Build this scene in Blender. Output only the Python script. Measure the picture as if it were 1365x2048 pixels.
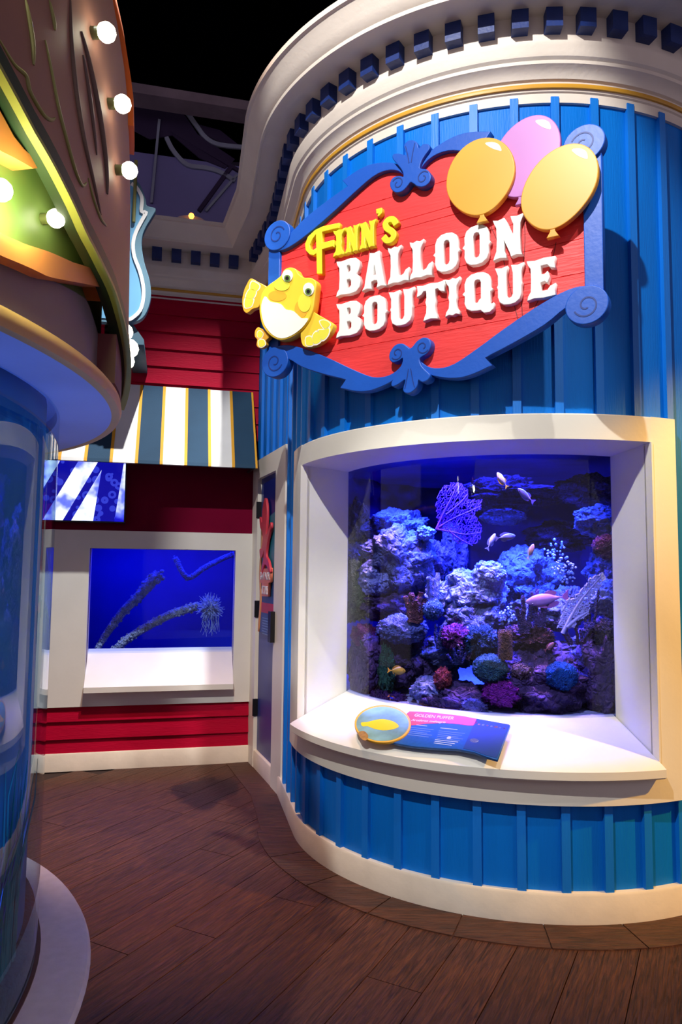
import bpy, bmesh, math, random
from mathutils import Vector, Matrix, noise
random.seed(7)
PI = math.pi
R_ = math.radians
scene = bpy.context.scene
for o in list(bpy.data.objects):
    bpy.data.objects.remove(o)
COL = scene.collection

# ------------------------------------------------------------------ camera
F_PX, PITCH, ROLL, EYE = 1428.0, 0.0825, 0.0104, 1.40
cam_d = bpy.data.cameras.new('camera')
cam_d.sensor_fit = 'VERTICAL'
cam_d.sensor_height = 36.0
cam_d.lens = 36.0 * F_PX / 2048.0
cam_d.clip_start = 0.05
cam = bpy.data.objects.new('camera', cam_d)
COL.objects.link(cam)
CP_, SP_, CR_, SR_ = math.cos(PITCH), math.sin(PITCH), math.cos(ROLL), math.sin(ROLL)
cam.matrix_world = Matrix(((CR_, -SR_, 0, 0),
                           (-SR_ * SP_, -CR_ * SP_, -CP_, 0),
                           (SR_ * CP_, CR_ * CP_, -SP_, EYE),
                           (0, 0, 0, 1)))
scene.camera = cam

# ------------------------------------------------------------------ world, lights, exposure
w = bpy.data.worlds.new('world')
scene.world = w
w.use_nodes = True
w.node_tree.nodes['Background'].inputs[0].default_value = (0.60, 0.50, 0.62, 1)
w.node_tree.nodes['Background'].inputs[1].default_value = 0.45
vs = scene.view_settings
vs.view_transform = 'Standard'
vs.look = 'None'
vs.gamma = 1.0
vs.use_curve_mapping = False
vs.exposure = 0.45
cy = scene.cycles
cy.max_bounces = 7
cy.diffuse_bounces = 4
cy.glossy_bounces = 4
cy.transparent_max_bounces = 12
cy.caustics_reflective = False
cy.caustics_refractive = False
cy.sample_clamp_indirect = 6.0
cy.use_denoising = True
cy.use_adaptive_sampling = True
cy.adaptive_threshold = 0.04


def spot(name, loc, aim, energy, color, size=50, blend=0.5, radius=0.04):
    d = bpy.data.lights.new(name, 'SPOT')
    d.energy = energy
    d.color = color
    d.spot_size = R_(size)
    d.spot_blend = blend
    d.shadow_soft_size = radius
    o = bpy.data.objects.new(name, d)
    COL.objects.link(o)
    o.location = loc
    o.rotation_euler = (Vector(aim) - Vector(loc)).to_track_quat('-Z', 'Y').to_euler()
    return o


def point(name, loc, energy, color, radius=0.05):
    d = bpy.data.lights.new(name, 'POINT')
    d.energy = energy
    d.color = color
    d.shadow_soft_size = radius
    o = bpy.data.objects.new(name, d)
    COL.objects.link(o)
    o.location = loc
    return o


def area(name, loc, aim, energy, color, sx, sy, spread=180):
    d = bpy.data.lights.new(name, 'AREA')
    d.energy = energy
    d.color = color
    d.shape = 'RECTANGLE'
    d.size = sx
    d.size_y = sy
    d.spread = R_(spread)
    o = bpy.data.objects.new(name, d)
    COL.objects.link(o)
    o.location = loc
    o.rotation_euler = (Vector(aim) - Vector(loc)).to_track_quat('-Z', 'Y').to_euler()
    return o


# ceiling track spotlights of the hall (all above the frame)
spot('key_spot', (-0.65, 0.46, 4.8), (0.18, 3.1, 2.98), 470, (1.0, 0.98, 0.97), 44, 0.3, 0.03)
spot('lower_spot', (-1.0, 0.2, 4.9), (0.25, 3.1, 0.45), 470, (1.0, 0.98, 0.96), 29, 0.4, 0.03)
spot('window_spot', (1.75, 0.9, 4.9), (0.05, 3.2, 1.1), 160, (1.0, 0.97, 0.93), 30, 0.5, 0.03)
spot('amber_spot', (4.4, 1.9, 3.6), (1.6, 3.2, 1.15), 800, (1.0, 0.52, 0.06), 34, 0.6, 0.05)
spot('corner_spot', (-0.35, 3.1, 5.7), (-1.0, 5.05, 0.6), 760, (1.0, 0.98, 0.98), 44, 0.7, 0.03)
spot('floor_spot', (-0.6, 2.6, 5.6), (-1.1, 4.0, 0.0), 620, (1.0, 0.62, 0.40), 40, 0.9, 0.1)

# ------------------------------------------------------------------ numeric helpers


def ray(x, y):
    a = (x - 682.5) / F_PX
    z = -(y - 1024.0) / F_PX
    x2 = a * CR_ - z * SR_
    z2 = a * SR_ + z * CR_
    return Vector((x2, CP_ - z2 * SP_, SP_ + z2 * CP_))


ORI = Vector((0, 0, EYE))


def on_z(x, y, z):
    d = ray(x, y)
    return ORI + d * ((z - EYE) / d.z)


def on_plane(x, y, p, n):
    d = ray(x, y)
    return ORI + d * ((Vector(p) - ORI).dot(n) / d.dot(n))


def on_cyl(x, y, c, r):
    d = ray(x, y)
    A = d.x * d.x + d.y * d.y
    B = -2 * (c[0] * d.x + c[1] * d.y)
    Cc = c[0] ** 2 + c[1] ** 2 - r * r
    D = max(B * B - 4 * A * Cc, 0.0)
    return ORI + d * ((-B - math.sqrt(D)) / 2 / A)


def interp(xs, ys, x):
    if x <= xs[0]:
        return ys[0]
    for i in range(len(xs) - 1):
        if x <= xs[i + 1]:
            t = (x - xs[i]) / (xs[i + 1] - xs[i])
            return ys[i] + t * (ys[i + 1] - ys[i])
    return ys[-1]


def smooth_loop(P, k=4, closed=True):
    n = len(P)
    out = []
    rng = n if closed else n - 1
    for i in range(rng):
        if closed:
            p0, p1, p2, p3 = P[i - 1], P[i], P[(i + 1) % n], P[(i + 2) % n]
        else:
            p0, p1, p2, p3 = P[max(i - 1, 0)], P[i], P[i + 1], P[min(i + 2, n - 1)]
        for j in range(k):
            t = j / k
            q = []
            for c in range(len(p1)):
                q.append(0.5 * (2 * p1[c] + (p2[c] - p0[c]) * t + (2 * p0[c] - 5 * p1[c] + 4 * p2[c] - p3[c]) * t * t
                                + (3 * p1[c] - p0[c] - 3 * p2[c] + p3[c]) * t ** 3))
            out.append(tuple(q))
    if not closed:
        out.append(tuple(P[-1]))
    return out


def stroke(P, wd, closed=False):
    """a centre line turned into a closed outline of width wd (a number or a function of 0..1)"""
    n = len(P)
    L, Rr = [], []
    for i in range(n):
        a = P[max(i - 1, 0)]
        b = P[min(i + 1, n - 1)]
        dx, dy = b[0] - a[0], b[1] - a[1]
        l = math.hypot(dx, dy) or 1e-9
        h = (wd(i / (n - 1)) if callable(wd) else wd) / 2
        L.append((P[i][0] - dy / l * h, P[i][1] + dx / l * h))
        Rr.append((P[i][0] + dy / l * h, P[i][1] - dx / l * h))
    return L + Rr[::-1]


def ellipse(cx, cy, rx, ry, n=32, rot=0.0):
    o = []
    for i in range(n):
        t = 2 * PI * i / n
        x, y = rx * math.cos(t), ry * math.sin(t)
        o.append((cx + x * math.cos(rot) - y * math.sin(rot), cy + x * math.sin(rot) + y * math.cos(rot)))
    return o


# ------------------------------------------------------------------ materials
def s2l(c):
    return tuple(((v / 255) / 12.92 if v / 255 <= 0.04045 else (((v / 255) + 0.055) / 1.055) ** 2.4) for v in c)


MATS = {}


def mat(name, rgb, rough=0.5, var=0.08, scale=6.0, bump=0.0, bscale=60.0, stretch=None, metal=0.0, emit=0.0, ecol=None,
        spec=0.5, hsv=0.0, coat=0.0):
    if name in MATS:
        return MATS[name]
    m = bpy.data.materials.new(name)
    m.use_nodes = True
    nt = m.node_tree
    b = nt.nodes['Principled BSDF']
    c = s2l(rgb)
    b.inputs['Roughness'].default_value = rough
    b.inputs['Metallic'].default_value = metal
    b.inputs['Specular IOR Level'].default_value = spec
    if coat:
        b.inputs['Coat Weight'].default_value = coat
    tc = nt.nodes.new('ShaderNodeTexCoord')
    mp = nt.nodes.new('ShaderNodeMapping')
    nt.links.new(tc.outputs['Object'], mp.inputs[0])
    if stretch:
        mp.inputs['Scale'].default_value = stretch
    nz = nt.nodes.new('ShaderNodeTexNoise')
    nz.inputs['Scale'].default_value = scale
    nz.inputs['Detail'].default_value = 5
    nt.links.new(mp.outputs[0], nz.inputs['Vector'])
    rp = nt.nodes.new('ShaderNodeValToRGB')
    rp.color_ramp.elements[0].position = 0.3
    rp.color_ramp.elements[1].position = 0.7
    rp.color_ramp.elements[0].color = tuple(v * (1 - var) for v in c) + (1,)
    rp.color_ramp.elements[1].color = tuple(min(1, v * (1 + var)) for v in c) + (1,)
    nt.links.new(nz.outputs['Fac'], rp.inputs[0])
    nt.links.new(rp.outputs[0], b.inputs['Base Color'])
    if bump:
        n2 = nt.nodes.new('ShaderNodeTexNoise')
        n2.inputs['Scale'].default_value = bscale
        n2.inputs['Detail'].default_value = 6
        nt.links.new(mp.outputs[0], n2.inputs['Vector'])
        bp = nt.nodes.new('ShaderNodeBump')
        bp.inputs['Strength'].default_value = bump
        bp.inputs['Distance'].default_value = 0.01
        nt.links.new(n2.outputs['Fac'], bp.inputs['Height'])
        nt.links.new(bp.outputs[0], b.inputs['Normal'])
    if emit:
        b.inputs['Emission Color'].default_value = s2l(ecol or rgb) + (1,)
        b.inputs['Emission Strength'].default_value = emit
    MATS[name] = m
    return m


def glass_mat(name, tint=(1, 1, 1), ior=1.5, rough=0.0):
    m = bpy.data.materials.new(name)
    m.use_nodes = True
    nt = m.node_tree
    nt.nodes.clear()
    out = nt.nodes.new('ShaderNodeOutputMaterial')
    tr = nt.nodes.new('ShaderNodeBsdfTransparent')
    tr.inputs[0].default_value = tuple(tint) + (1,)
    gl = nt.nodes.new('ShaderNodeBsdfGlossy')
    gl.inputs['Roughness'].default_value = rough
    fr = nt.nodes.new('ShaderNodeFresnel')
    fr.inputs[0].default_value = ior
    mx = nt.nodes.new('ShaderNodeMixShader')
    ge = nt.nodes.new('ShaderNodeNewGeometry')
    fx = nt.nodes.new('ShaderNodeMath')
    fx.operation = 'SUBTRACT'
    fx.use_clamp = True
    nt.links.new(fr.outputs[0], fx.inputs[0])
    nt.links.new(ge.outputs['Backfacing'], fx.inputs[1])
    nt.links.new(fx.outputs[0], mx.inputs[0])
    nt.links.new(tr.outputs[0], mx.inputs[1])
    nt.links.new(gl.outputs[0], mx.inputs[2])
    nt.links.new(mx.outputs[0], out.inputs[0])
    return m


BLUE = mat('blue_board_paint', (0, 116, 212), 0.5, 0.05, 3.0, 0.22, 26.0, (6, 6, 0.5), spec=0.22)
BLUE_B = mat('blue_batten_paint', (0, 118, 214), 0.5, 0.05, 3.0, 0.15, 26.0, (6, 6, 0.5))
CREAM = mat('cream_trim_paint', (232, 226, 210), 0.45, 0.03, 4.0, 0.06, 40.0)
CREAM2 = mat('cream_cornice_paint', (226, 214, 198), 0.6, 0.05, 5.0, 0.1, 60.0)
WHITE = mat('white_gloss_paint', (228, 225, 214), 0.4, 0.03, 5.0, 0.04, 40.0)
DENT = mat('navy_dentil_paint', (14, 42, 104), 0.5, 0.12, 20.0, 0.15, 60.0)
GOLD = mat('gold_line_paint', (206, 150, 40), 0.45, 0.08, 8.0)
RED = mat('crimson_clapboard_paint', (172, 0, 44), 0.6, 0.08, 4.0, 0.2, 20.0, (1, 6, 6), spec=0.12)
RED_SHADED = mat('shaded_crimson_wall', (110, 0, 40), 0.8, 0.06, 4.0, 0.1, 80.0, spec=0.1)  # crimson deepened so the flat wall carries the awning's shade in its colour
BASEW = mat('cream_baseboard_paint', (228, 216, 196), 0.5, 0.08, 6.0, 0.1, 30.0)
BLACK = mat('black_metal', (16, 16, 20), 0.4, 0.2, 10)
SIGNRED = mat('red_sign_paint', (232, 56, 56), 0.5, 0.07, 3.0, 0.25, 18.0, (0.6, 5, 5))
SIGNBLUE = mat('royal_blue_sign_paint', (14, 84, 186), 0.45, 0.06, 6.0, 0.08, 50.0)
SIGNBLUE_D = mat('navy_spiral_groove', (10, 52, 130), 0.5, 0.05, 6.0)
SIGNWHITE = mat('white_letter_paint', (246, 246, 240), 0.4, 0.02, 6.0)
LIME = mat('lime_yellow_letter_paint', (238, 226, 50), 0.4, 0.05, 6.0)
DARKLINE = mat('dark_groove', (70, 14, 20), 0.7, 0.05, 6.0)


# ------------------------------------------------------------------ object helpers
def link(o, parent=None):
    COL.objects.link(o)
    if parent is not None:
        o.parent = parent
    return o


def tag(o, label=None, cat=None, group=None, kind=None):
    if label:
        o['label'] = label
    if cat:
        o['category'] = cat
    if group:
        o['group'] = group
    if kind:
        o['kind'] = kind
    return o


def empty(name, loc=(0, 0, 0), rz=0.0, label=None, cat=None, group=None, kind=None):
    o = bpy.data.objects.new(name, None)
    o.empty_display_size = 0.1
    link(o)
    o.location = loc
    o.rotation_euler = (0, 0, rz)
    return tag(o, label, cat, group, kind)


def mesh_obj(name, verts, faces, m, parent=None, smooth=False):
    me = bpy.data.meshes.new(name)
    me.from_pydata([tuple(v) for v in verts], [], faces)
    bm = bmesh.new()
    bm.from_mesh(me)
    bmesh.ops.recalc_face_normals(bm, faces=bm.faces)
    bm.to_mesh(me)
    bm.free()
    if smooth:
        for p in me.polygons:
            p.use_smooth = True
    me.materials.append(m)
    o = bpy.data.objects.new(name, me)
    return link(o, parent)


def auto_smooth(o, deg=35):
    me = o.data
    for p in me.polygons:
        p.use_smooth = True
    try:
        me.set_sharp_from_angle(angle=R_(deg))
    except Exception:
        pass
    return o


class MB:
    def __init__(self):
        self.v, self.f = [], []

    def add(self, v, f):
        b = len(self.v)
        self.v += [tuple(p) for p in v]
        self.f += [tuple(i + b for i in q) for q in f]
        return self

    def box(self, x0, x1, y0, y1, z0, z1):
        return self.add([(x0, y0, z0), (x1, y0, z0), (x1, y1, z0), (x0, y1, z0), (x0, y0, z1), (x1, y0, z1), (x1, y1, z1), (x0, y1, z1)],
                        [(0, 3, 2, 1), (4, 5, 6, 7), (0, 1, 5, 4), (1, 2, 6, 5), (2, 3, 7, 6), (3, 0, 4, 7)])

    def lathe(self, prof, n=48, a0=0.0, a1=360.0, cx=0, cy=0, close=False):
        full = abs(a1 - a0) >= 359.9
        cols = n if full else n + 1
        m = len(prof)
        v = []
        for i in range(cols):
            a = R_(a0 + (a1 - a0) * i / n)
            for r, z in prof:
                v.append((cx + r * math.cos(a), cy + r * math.sin(a), z))
        f = []
        mm = m if close else m - 1
        for i in range(n):
            k = (i + 1) % cols
            for j in range(mm):
                j2 = (j + 1) % m
                f.append((i * m + j, k * m + j, k * m + j2, i * m + j2))
        if not full and close:
            f.append(tuple(range(m)))
            f.append(tuple((cols - 1) * m + j for j in range(m))[::-1])
        return self.add(v, f)

    def tube(self, pts, rad, n=8, caps=True):
        pts = [Vector(p) for p in pts]
        m = len(pts)
        v, f = [], []
        up = Vector((0.13, 0.21, 0.97))
        for i, p in enumerate(pts):
            t = (pts[min(i + 1, m - 1)] - pts[max(i - 1, 0)])
            t = t.normalized() if t.length > 1e-9 else Vector((0, 0, 1))
            a = t.cross(up)
            if a.length < 1e-3:
                a = t.cross(Vector((1, 0, 0)))
            a.normalize()
            b = t.cross(a)
            r = rad(i / max(m - 1, 1)) if callable(rad) else rad
            for k in range(n):
                q = 2 * PI * k / n
                v.append(p + a * (r * math.cos(q)) + b * (r * math.sin(q)))
        for i in range(m - 1):
            for k in range(n):
                k2 = (k + 1) % n
                f.append((i * n + k, i * n + k2, (i + 1) * n + k2, (i + 1) * n + k))
        if caps:
            f.append(tuple(range(n))[::-1])
            f.append(tuple((m - 1) * n + k for k in range(n)))
        return self.add(v, f)

    def build(self, name, m, parent=None, smooth=None):
        o = mesh_obj(name, self.v, self.f, m, parent)
        if smooth:
            auto_smooth(o, smooth)
        return o


def cut(name, loops, y0, y1, m, parent=None, bevel=0.0, xf=None, res=2):
    """flat cut-out: loops of (x, z), solid from depth y0 (back) to y1 (front, towards local -Y)"""
    cu = bpy.data.curves.new(name, 'CURVE')
    cu.dimensions = '2D'
    cu.fill_mode = 'BOTH'
    for lp in loops:
        s = cu.splines.new('POLY')
        s.points.add(len(lp) - 1)
        for i, p in enumerate(lp):
            s.points[i].co = (p[0], p[1], 0, 1)
        s.use_cyclic_u = True
    th = y1 - y0
    bevel = min(bevel, th * 0.45)
    cu.extrude = max(th / 2 - bevel, 0.0002)
    cu.bevel_depth = bevel
    cu.bevel_resolution = res
    cu.offset = -bevel * 0.4
    tmp = bpy.data.objects.new('tmp', cu)
    COL.objects.link(tmp)
    dg = bpy.context.evaluated_depsgraph_get()
    me = bpy.data.meshes.new_from_object(tmp.evaluated_get(dg))
    bpy.data.objects.remove(tmp)
    bpy.data.curves.remove(cu)
    me.name = name
    mid = (y0 + y1) / 2
    for v in me.vertices:
        x, y, z = v.co
        v.co = (x, -(mid + z), y)
        if xf:
            v.co = xf(v.co)
    bm = bmesh.new()
    bm.from_mesh(me)
    bmesh.ops.remove_doubles(bm, verts=bm.verts, dist=1e-5)
    bmesh.ops.recalc_face_normals(bm, faces=bm.faces)
    bm.to_mesh(me)
    bm.free()
    me.materials.clear()
    me.materials.append(m)
    o = bpy.data.objects.new(name, me)
    return link(o, parent)


def text(name, body, size, m, parent, loc, rot=(PI / 2, 0, 0), ext=0.0008, align='LEFT', shear=0.0, sx=1.0, width=None):
    cu = bpy.data.curves.new(name, 'FONT')
    cu.body = body
    cu.size = size
    cu.extrude = ext
    cu.align_x = align
    cu.shear = shear
    tmp = bpy.data.objects.new('tmp', cu)
    COL.objects.link(tmp)
    dg = bpy.context.evaluated_depsgraph_get()
    me = bpy.data.meshes.new_from_object(tmp.evaluated_get(dg))
    bpy.data.objects.remove(tmp)
    bpy.data.curves.remove(cu)
    me.materials.clear()
    me.materials.append(m)
    xs = [v.co.x for v in me.vertices] or [0, 1]
    if width:
        sx = width / max(max(xs) - min(xs), 1e-6)
    for v in me.vertices:
        v.co.x *= sx
    o = bpy.data.objects.new(name, me)
    link(o, parent)
    o.location = loc
    o.rotation_euler = rot
    return o


def blob(name, loc, size, m, seed=0, amp=0.25, freq=2.2, sub=4, parent=None, rot=(0, 0, 0), fine=0.05, ridge=False, shade=True):
    bm = bmesh.new()
    bmesh.ops.create_icosphere(bm, subdivisions=sub, radius=1.0)
    off = Vector((seed * 3.1, seed * 1.7, seed * 5.3))
    for v in bm.verts:
        n = v.co.normalized()
        d = noise.fractal(n * freq + off, 0.9, 2.0, 4) * amp
        if ridge:
            d += abs(noise.noise(n * freq * 5 + off)) * fine * 2
        else:
            d += noise.noise(n * freq * 4.5 + off) * fine
        v.co = n * (1 + d)
    me = bpy.data.meshes.new(name)
    bm.to_mesh(me)
    bm.free()
    if shade:
        for p in me.polygons:
            p.use_smooth = True
    for v in me.vertices:
        v.co = (v.co.x * size[0], v.co.y * size[1], v.co.z * size[2])
    me.materials.append(m)
    o = bpy.data.objects.new(name, me)
    link(o, parent)
    o.location = loc
    o.rotation_euler = rot
    return o
# ------------------------------------------------------------------ plan of the walls
TC = (0.952, 4.187)                     # axis of the round tower
TR = 1.19
P1, P2 = Vector((-0.36, 4.63)), Vector((-0.64, 5.385))
BW = R_(13.25)
P3 = P2 - Vector((math.cos(BW), math.sin(BW))) * 4.5


def tpt(a, r, z=0.0):
    return Vector((TC[0] + r * math.cos(R_(a)), TC[1] + r * math.sin(R_(a)), z))


WP = [tpt(a, TR).to_2d() for a in range(60, -167, -2)] + [P1, P2, P3]
WN, WDZ = [], []
seg_n = []
for i in range(len(WP) - 1):
    d = (WP[i + 1] - WP[i]).normalized()
    seg_n.append(Vector((-d.y, d.x)))
for i in range(len(WP)):
    if i == 0:
        WN.append(seg_n[0])
    elif i == len(WP) - 1:
        WN.append(seg_n[-1])
    else:
        mm = (seg_n[i - 1] + seg_n[i]).normalized()
        WN.append(mm / mm.dot(seg_n[i]))
NCIRC = len(WP) - 3
WDZ = [0.0] * NCIRC + [-0.022, -0.045, -0.045]
S_END = TR * R_(76)
L1 = (P1 - WP[NCIRC - 1]).length
L2 = (P2 - P1).length


def pathpt(s):
    """s = 0 at the tower's front (-90 deg), growing to the left: position, outward normal, drop"""
    if s <= S_END:
        a = R_(-90) - s / TR
        n = Vector((math.cos(a), math.sin(a)))
        return Vector(TC) + n * TR, n, 0.0
    if s <= S_END + L1:
        t = (s - S_END) / L1
        return WP[NCIRC - 1].lerp(P1, t), seg_n[NCIRC - 1], -0.022 * t
    t = (s - S_END - L1) / L2
    return P1.lerp(P2, t), seg_n[NCIRC], -0.022 - 0.023 * t


def path_box(name, s0, s1, o0, o1, z0, z1, m, parent=None, step=0.05):
    n = max(1, int(math.ceil((s1 - s0) / step)))
    v, f = [], []
    for i in range(n + 1):
        p, nn, _ = pathpt(s0 + (s1 - s0) * i / n)
        a, b = p + nn * o0, p + nn * o1
        v += [(a.x, a.y, z0), (b.x, b.y, z0), (b.x, b.y, z1), (a.x, a.y, z1)]
    for i in range(n):
        for j in range(4):
            j2 = (j + 1) % 4
            f.append((i * 4 + j, i * 4 + j2, (i + 1) * 4 + j2, (i + 1) * 4 + j))
    f.append((0, 1, 2, 3))
    f.append((n * 4, n * 4 + 3, n * 4 + 2, n * 4 + 1))
    o = mesh_obj(name, v, f, m, parent)
    return auto_smooth(o, 30)


def sweep(name, prof, m, parent=None, i0=0, i1=None, drop=True, smooth=30):
    i1 = len(WP) if i1 is None else i1
    k = len(prof)
    v, f = [], []
    for i in range(i0, i1):
        for o, z in prof:
            q = WP[i] + WN[i] * o
            v.append((q.x, q.y, z + (WDZ[i] if drop else 0)))
    n = i1 - i0
    for i in range(n - 1):
        for j in range(k):
            j2 = (j + 1) % k
            f.append((i * k + j, i * k + j2, (i + 1) * k + j2, (i + 1) * k + j))
    f.append(tuple(range(k)))
    f.append(tuple((n - 1) * k + j for j in range(k))[::-1])
    return auto_smooth(mesh_obj(name, v, f, m, parent), smooth)


def arc_solid(name, a0, a1, prof, m, parent=None, step=2.0, smooth=30):
    """closed (r, z) profile swept about the tower axis"""
    n = max(2, int(abs(a1 - a0) / step))
    b = MB().lathe(prof, n, a0, a1, TC[0], TC[1], True)
    return b.build(name, m, parent, smooth)


# ------------------------------------------------------------------ floor of stamped planks
FLOORM = bpy.data.materials.new('dark_stamped_wood_floor')
FLOORM.use_nodes = True
nt = FLOORM.node_tree
b_ = nt.nodes['Principled BSDF']
tc = nt.nodes.new('ShaderNodeTexCoord')
oi = nt.nodes.new('ShaderNodeObjectInfo')
add = nt.nodes.new('ShaderNodeVectorMath')
mul = nt.nodes.new('ShaderNodeVectorMath')
mul.operation = 'SCALE'
comb = nt.nodes.new('ShaderNodeCombineXYZ')
nt.links.new(oi.outputs['Random'], comb.inputs[0])
nt.links.new(oi.outputs['Random'], comb.inputs[1])
nt.links.new(comb.outputs[0], mul.inputs[0])
mul.inputs['Scale'].default_value = 37.0
nt.links.new(tc.outputs['Object'], add.inputs[0])
nt.links.new(mul.outputs[0], add.inputs[1])
mp = nt.nodes.new('ShaderNodeMapping')
mp.inputs['Scale'].default_value = (0.9, 9.0, 1.0)
nt.links.new(add.outputs[0], mp.inputs[0])
wv = nt.nodes.new('ShaderNodeTexNoise')
wv.inputs['Scale'].default_value = 7.0
wv.inputs['Detail'].default_value = 8
wv.inputs['Distortion'].default_value = 1.6
nt.links.new(mp.outputs[0], wv.inputs['Vector'])
rp = nt.nodes.new('ShaderNodeValToRGB')
rp.color_ramp.elements[0].position = 0.3
rp.color_ramp.elements[1].position = 0.72
rp.color_ramp.elements[0].color = s2l((42, 22, 15)) + (1,)
rp.color_ramp.elements[1].color = s2l((92, 54, 38)) + (1,)
nt.links.new(wv.outputs['Fac'], rp.inputs[0])
# a darker, cooler patch with a ragged edge near the back corner (world position)
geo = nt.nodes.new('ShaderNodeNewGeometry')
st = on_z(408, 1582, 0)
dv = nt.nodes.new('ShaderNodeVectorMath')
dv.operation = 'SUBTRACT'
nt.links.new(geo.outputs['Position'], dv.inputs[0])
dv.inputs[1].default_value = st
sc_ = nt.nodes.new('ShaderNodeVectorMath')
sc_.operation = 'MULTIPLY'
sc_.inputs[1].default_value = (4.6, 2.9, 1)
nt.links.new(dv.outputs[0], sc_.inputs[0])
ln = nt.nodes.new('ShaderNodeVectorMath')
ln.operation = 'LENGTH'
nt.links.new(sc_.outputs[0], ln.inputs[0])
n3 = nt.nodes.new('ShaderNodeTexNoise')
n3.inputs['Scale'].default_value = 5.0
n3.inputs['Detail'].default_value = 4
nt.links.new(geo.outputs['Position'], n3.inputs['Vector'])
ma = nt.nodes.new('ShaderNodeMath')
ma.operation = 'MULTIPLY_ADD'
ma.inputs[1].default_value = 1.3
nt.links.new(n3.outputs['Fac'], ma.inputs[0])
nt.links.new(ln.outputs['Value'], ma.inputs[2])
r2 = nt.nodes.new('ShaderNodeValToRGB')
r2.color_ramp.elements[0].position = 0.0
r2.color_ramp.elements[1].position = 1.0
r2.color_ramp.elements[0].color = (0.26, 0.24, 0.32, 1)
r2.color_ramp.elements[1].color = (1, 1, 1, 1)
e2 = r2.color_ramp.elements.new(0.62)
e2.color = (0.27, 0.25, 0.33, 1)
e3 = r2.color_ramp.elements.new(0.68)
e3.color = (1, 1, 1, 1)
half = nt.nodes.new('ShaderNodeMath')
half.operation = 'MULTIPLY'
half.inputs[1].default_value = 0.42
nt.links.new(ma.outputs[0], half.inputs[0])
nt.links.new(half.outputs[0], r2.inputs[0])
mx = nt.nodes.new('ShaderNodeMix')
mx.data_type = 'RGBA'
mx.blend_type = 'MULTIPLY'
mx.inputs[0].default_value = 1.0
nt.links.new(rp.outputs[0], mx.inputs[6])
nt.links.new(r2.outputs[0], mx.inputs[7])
hs = nt.nodes.new('ShaderNodeHueSaturation')
mv = nt.nodes.new('ShaderNodeMath')
mv.operation = 'MULTIPLY_ADD'
mv.inputs[1].default_value = 0.2
mv.inputs[2].default_value = 0.9
nt.links.new(oi.outputs['Random'], mv.inputs[0])
nt.links.new(mv.outputs[0], hs.inputs['Value'])
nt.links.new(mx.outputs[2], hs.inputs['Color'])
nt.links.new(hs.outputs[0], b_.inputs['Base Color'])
b_.inputs['Roughness'].default_value = 0.5
b_.inputs['Specular IOR Level'].default_value = 0.3
bp = nt.nodes.new('ShaderNodeBump')
bp.inputs['Strength'].default_value = 1.0
bp.inputs['Distance'].default_value = 0.012
mp2 = nt.nodes.new('ShaderNodeMapping')
mp2.inputs['Scale'].default_value = (1.0, 16.0, 1.0)
nt.links.new(add.outputs[0], mp2.inputs[0])
n4 = nt.nodes.new('ShaderNodeTexNoise')
n4.inputs['Scale'].default_value = 5.0
n4.inputs['Detail'].default_value = 5
n4.inputs['Distortion'].default_value = 0.8
nt.links.new(mp2.outputs[0], n4.inputs['Vector'])
nt.links.new(n4.outputs['Fac'], bp.inputs['Height'])
nt.links.new(bp.outputs[0], b_.inputs['Normal'])
JOINT = mat('dark_floor_joint', (38, 18, 12), 0.8, 0.1, 8)

floor = MB().box(-7, 6, -4, 8.5, -0.12, -0.008).build('floor', JOINT)
tag(floor, 'dark brown stamped wood plank floor of the hall', None, None, 'structure')


def plank_mesh(L, wd):
    b = 0.0013
    v = [(-L / 2, -wd / 2, -0.02), (L / 2, -wd / 2, -0.02), (L / 2, wd / 2, -0.02), (-L / 2, wd / 2, -0.02),
         (-L / 2 + b, -wd / 2 + b, 0.0), (L / 2 - b, -wd / 2 + b, 0.0), (L / 2 - b, wd / 2 - b, 0.0), (-L / 2 + b, wd / 2 - b, 0.0)]
    f = [(4, 5, 6, 7), (0, 1, 5, 4), (1, 2, 6, 5), (2, 3, 7, 6), (3, 0, 4, 7)]
    me = bpy.data.meshes.new('plank')
    me.from_pydata(v, [], f)
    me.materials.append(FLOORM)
    return me


PW, PL, PA = 0.205, 1.5, R_(62)
pm = plank_mesh(PL - 0.001, PW - 0.001)
ux, uy = Vector((math.cos(PA), math.sin(PA))), Vector((-math.sin(PA), math.cos(PA)))
rnd = random.Random(3)
for row in range(-16, 20):
    sh = rnd.uniform(0, PL)
    for k in range(-3, 6):
        c = ux * (k * PL + sh) + uy * (row * PW)
        if not (-2.6 < c.x < 2.9 and 0.2 < c.y < 5.9):
            continue
        if (c - Vector(TC)).length < 0.45 or (c.x > 1.2 and c.y > 4.0):
            continue
        if c.y > 5.45 + 0.235 * (c.x + 0.64) + 0.35 or (c.x > -0.1 and c.y > 4.5):
            continue
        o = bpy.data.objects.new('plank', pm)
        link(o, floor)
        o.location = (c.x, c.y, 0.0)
        o.rotation_euler = (0, 0, PA)
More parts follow.
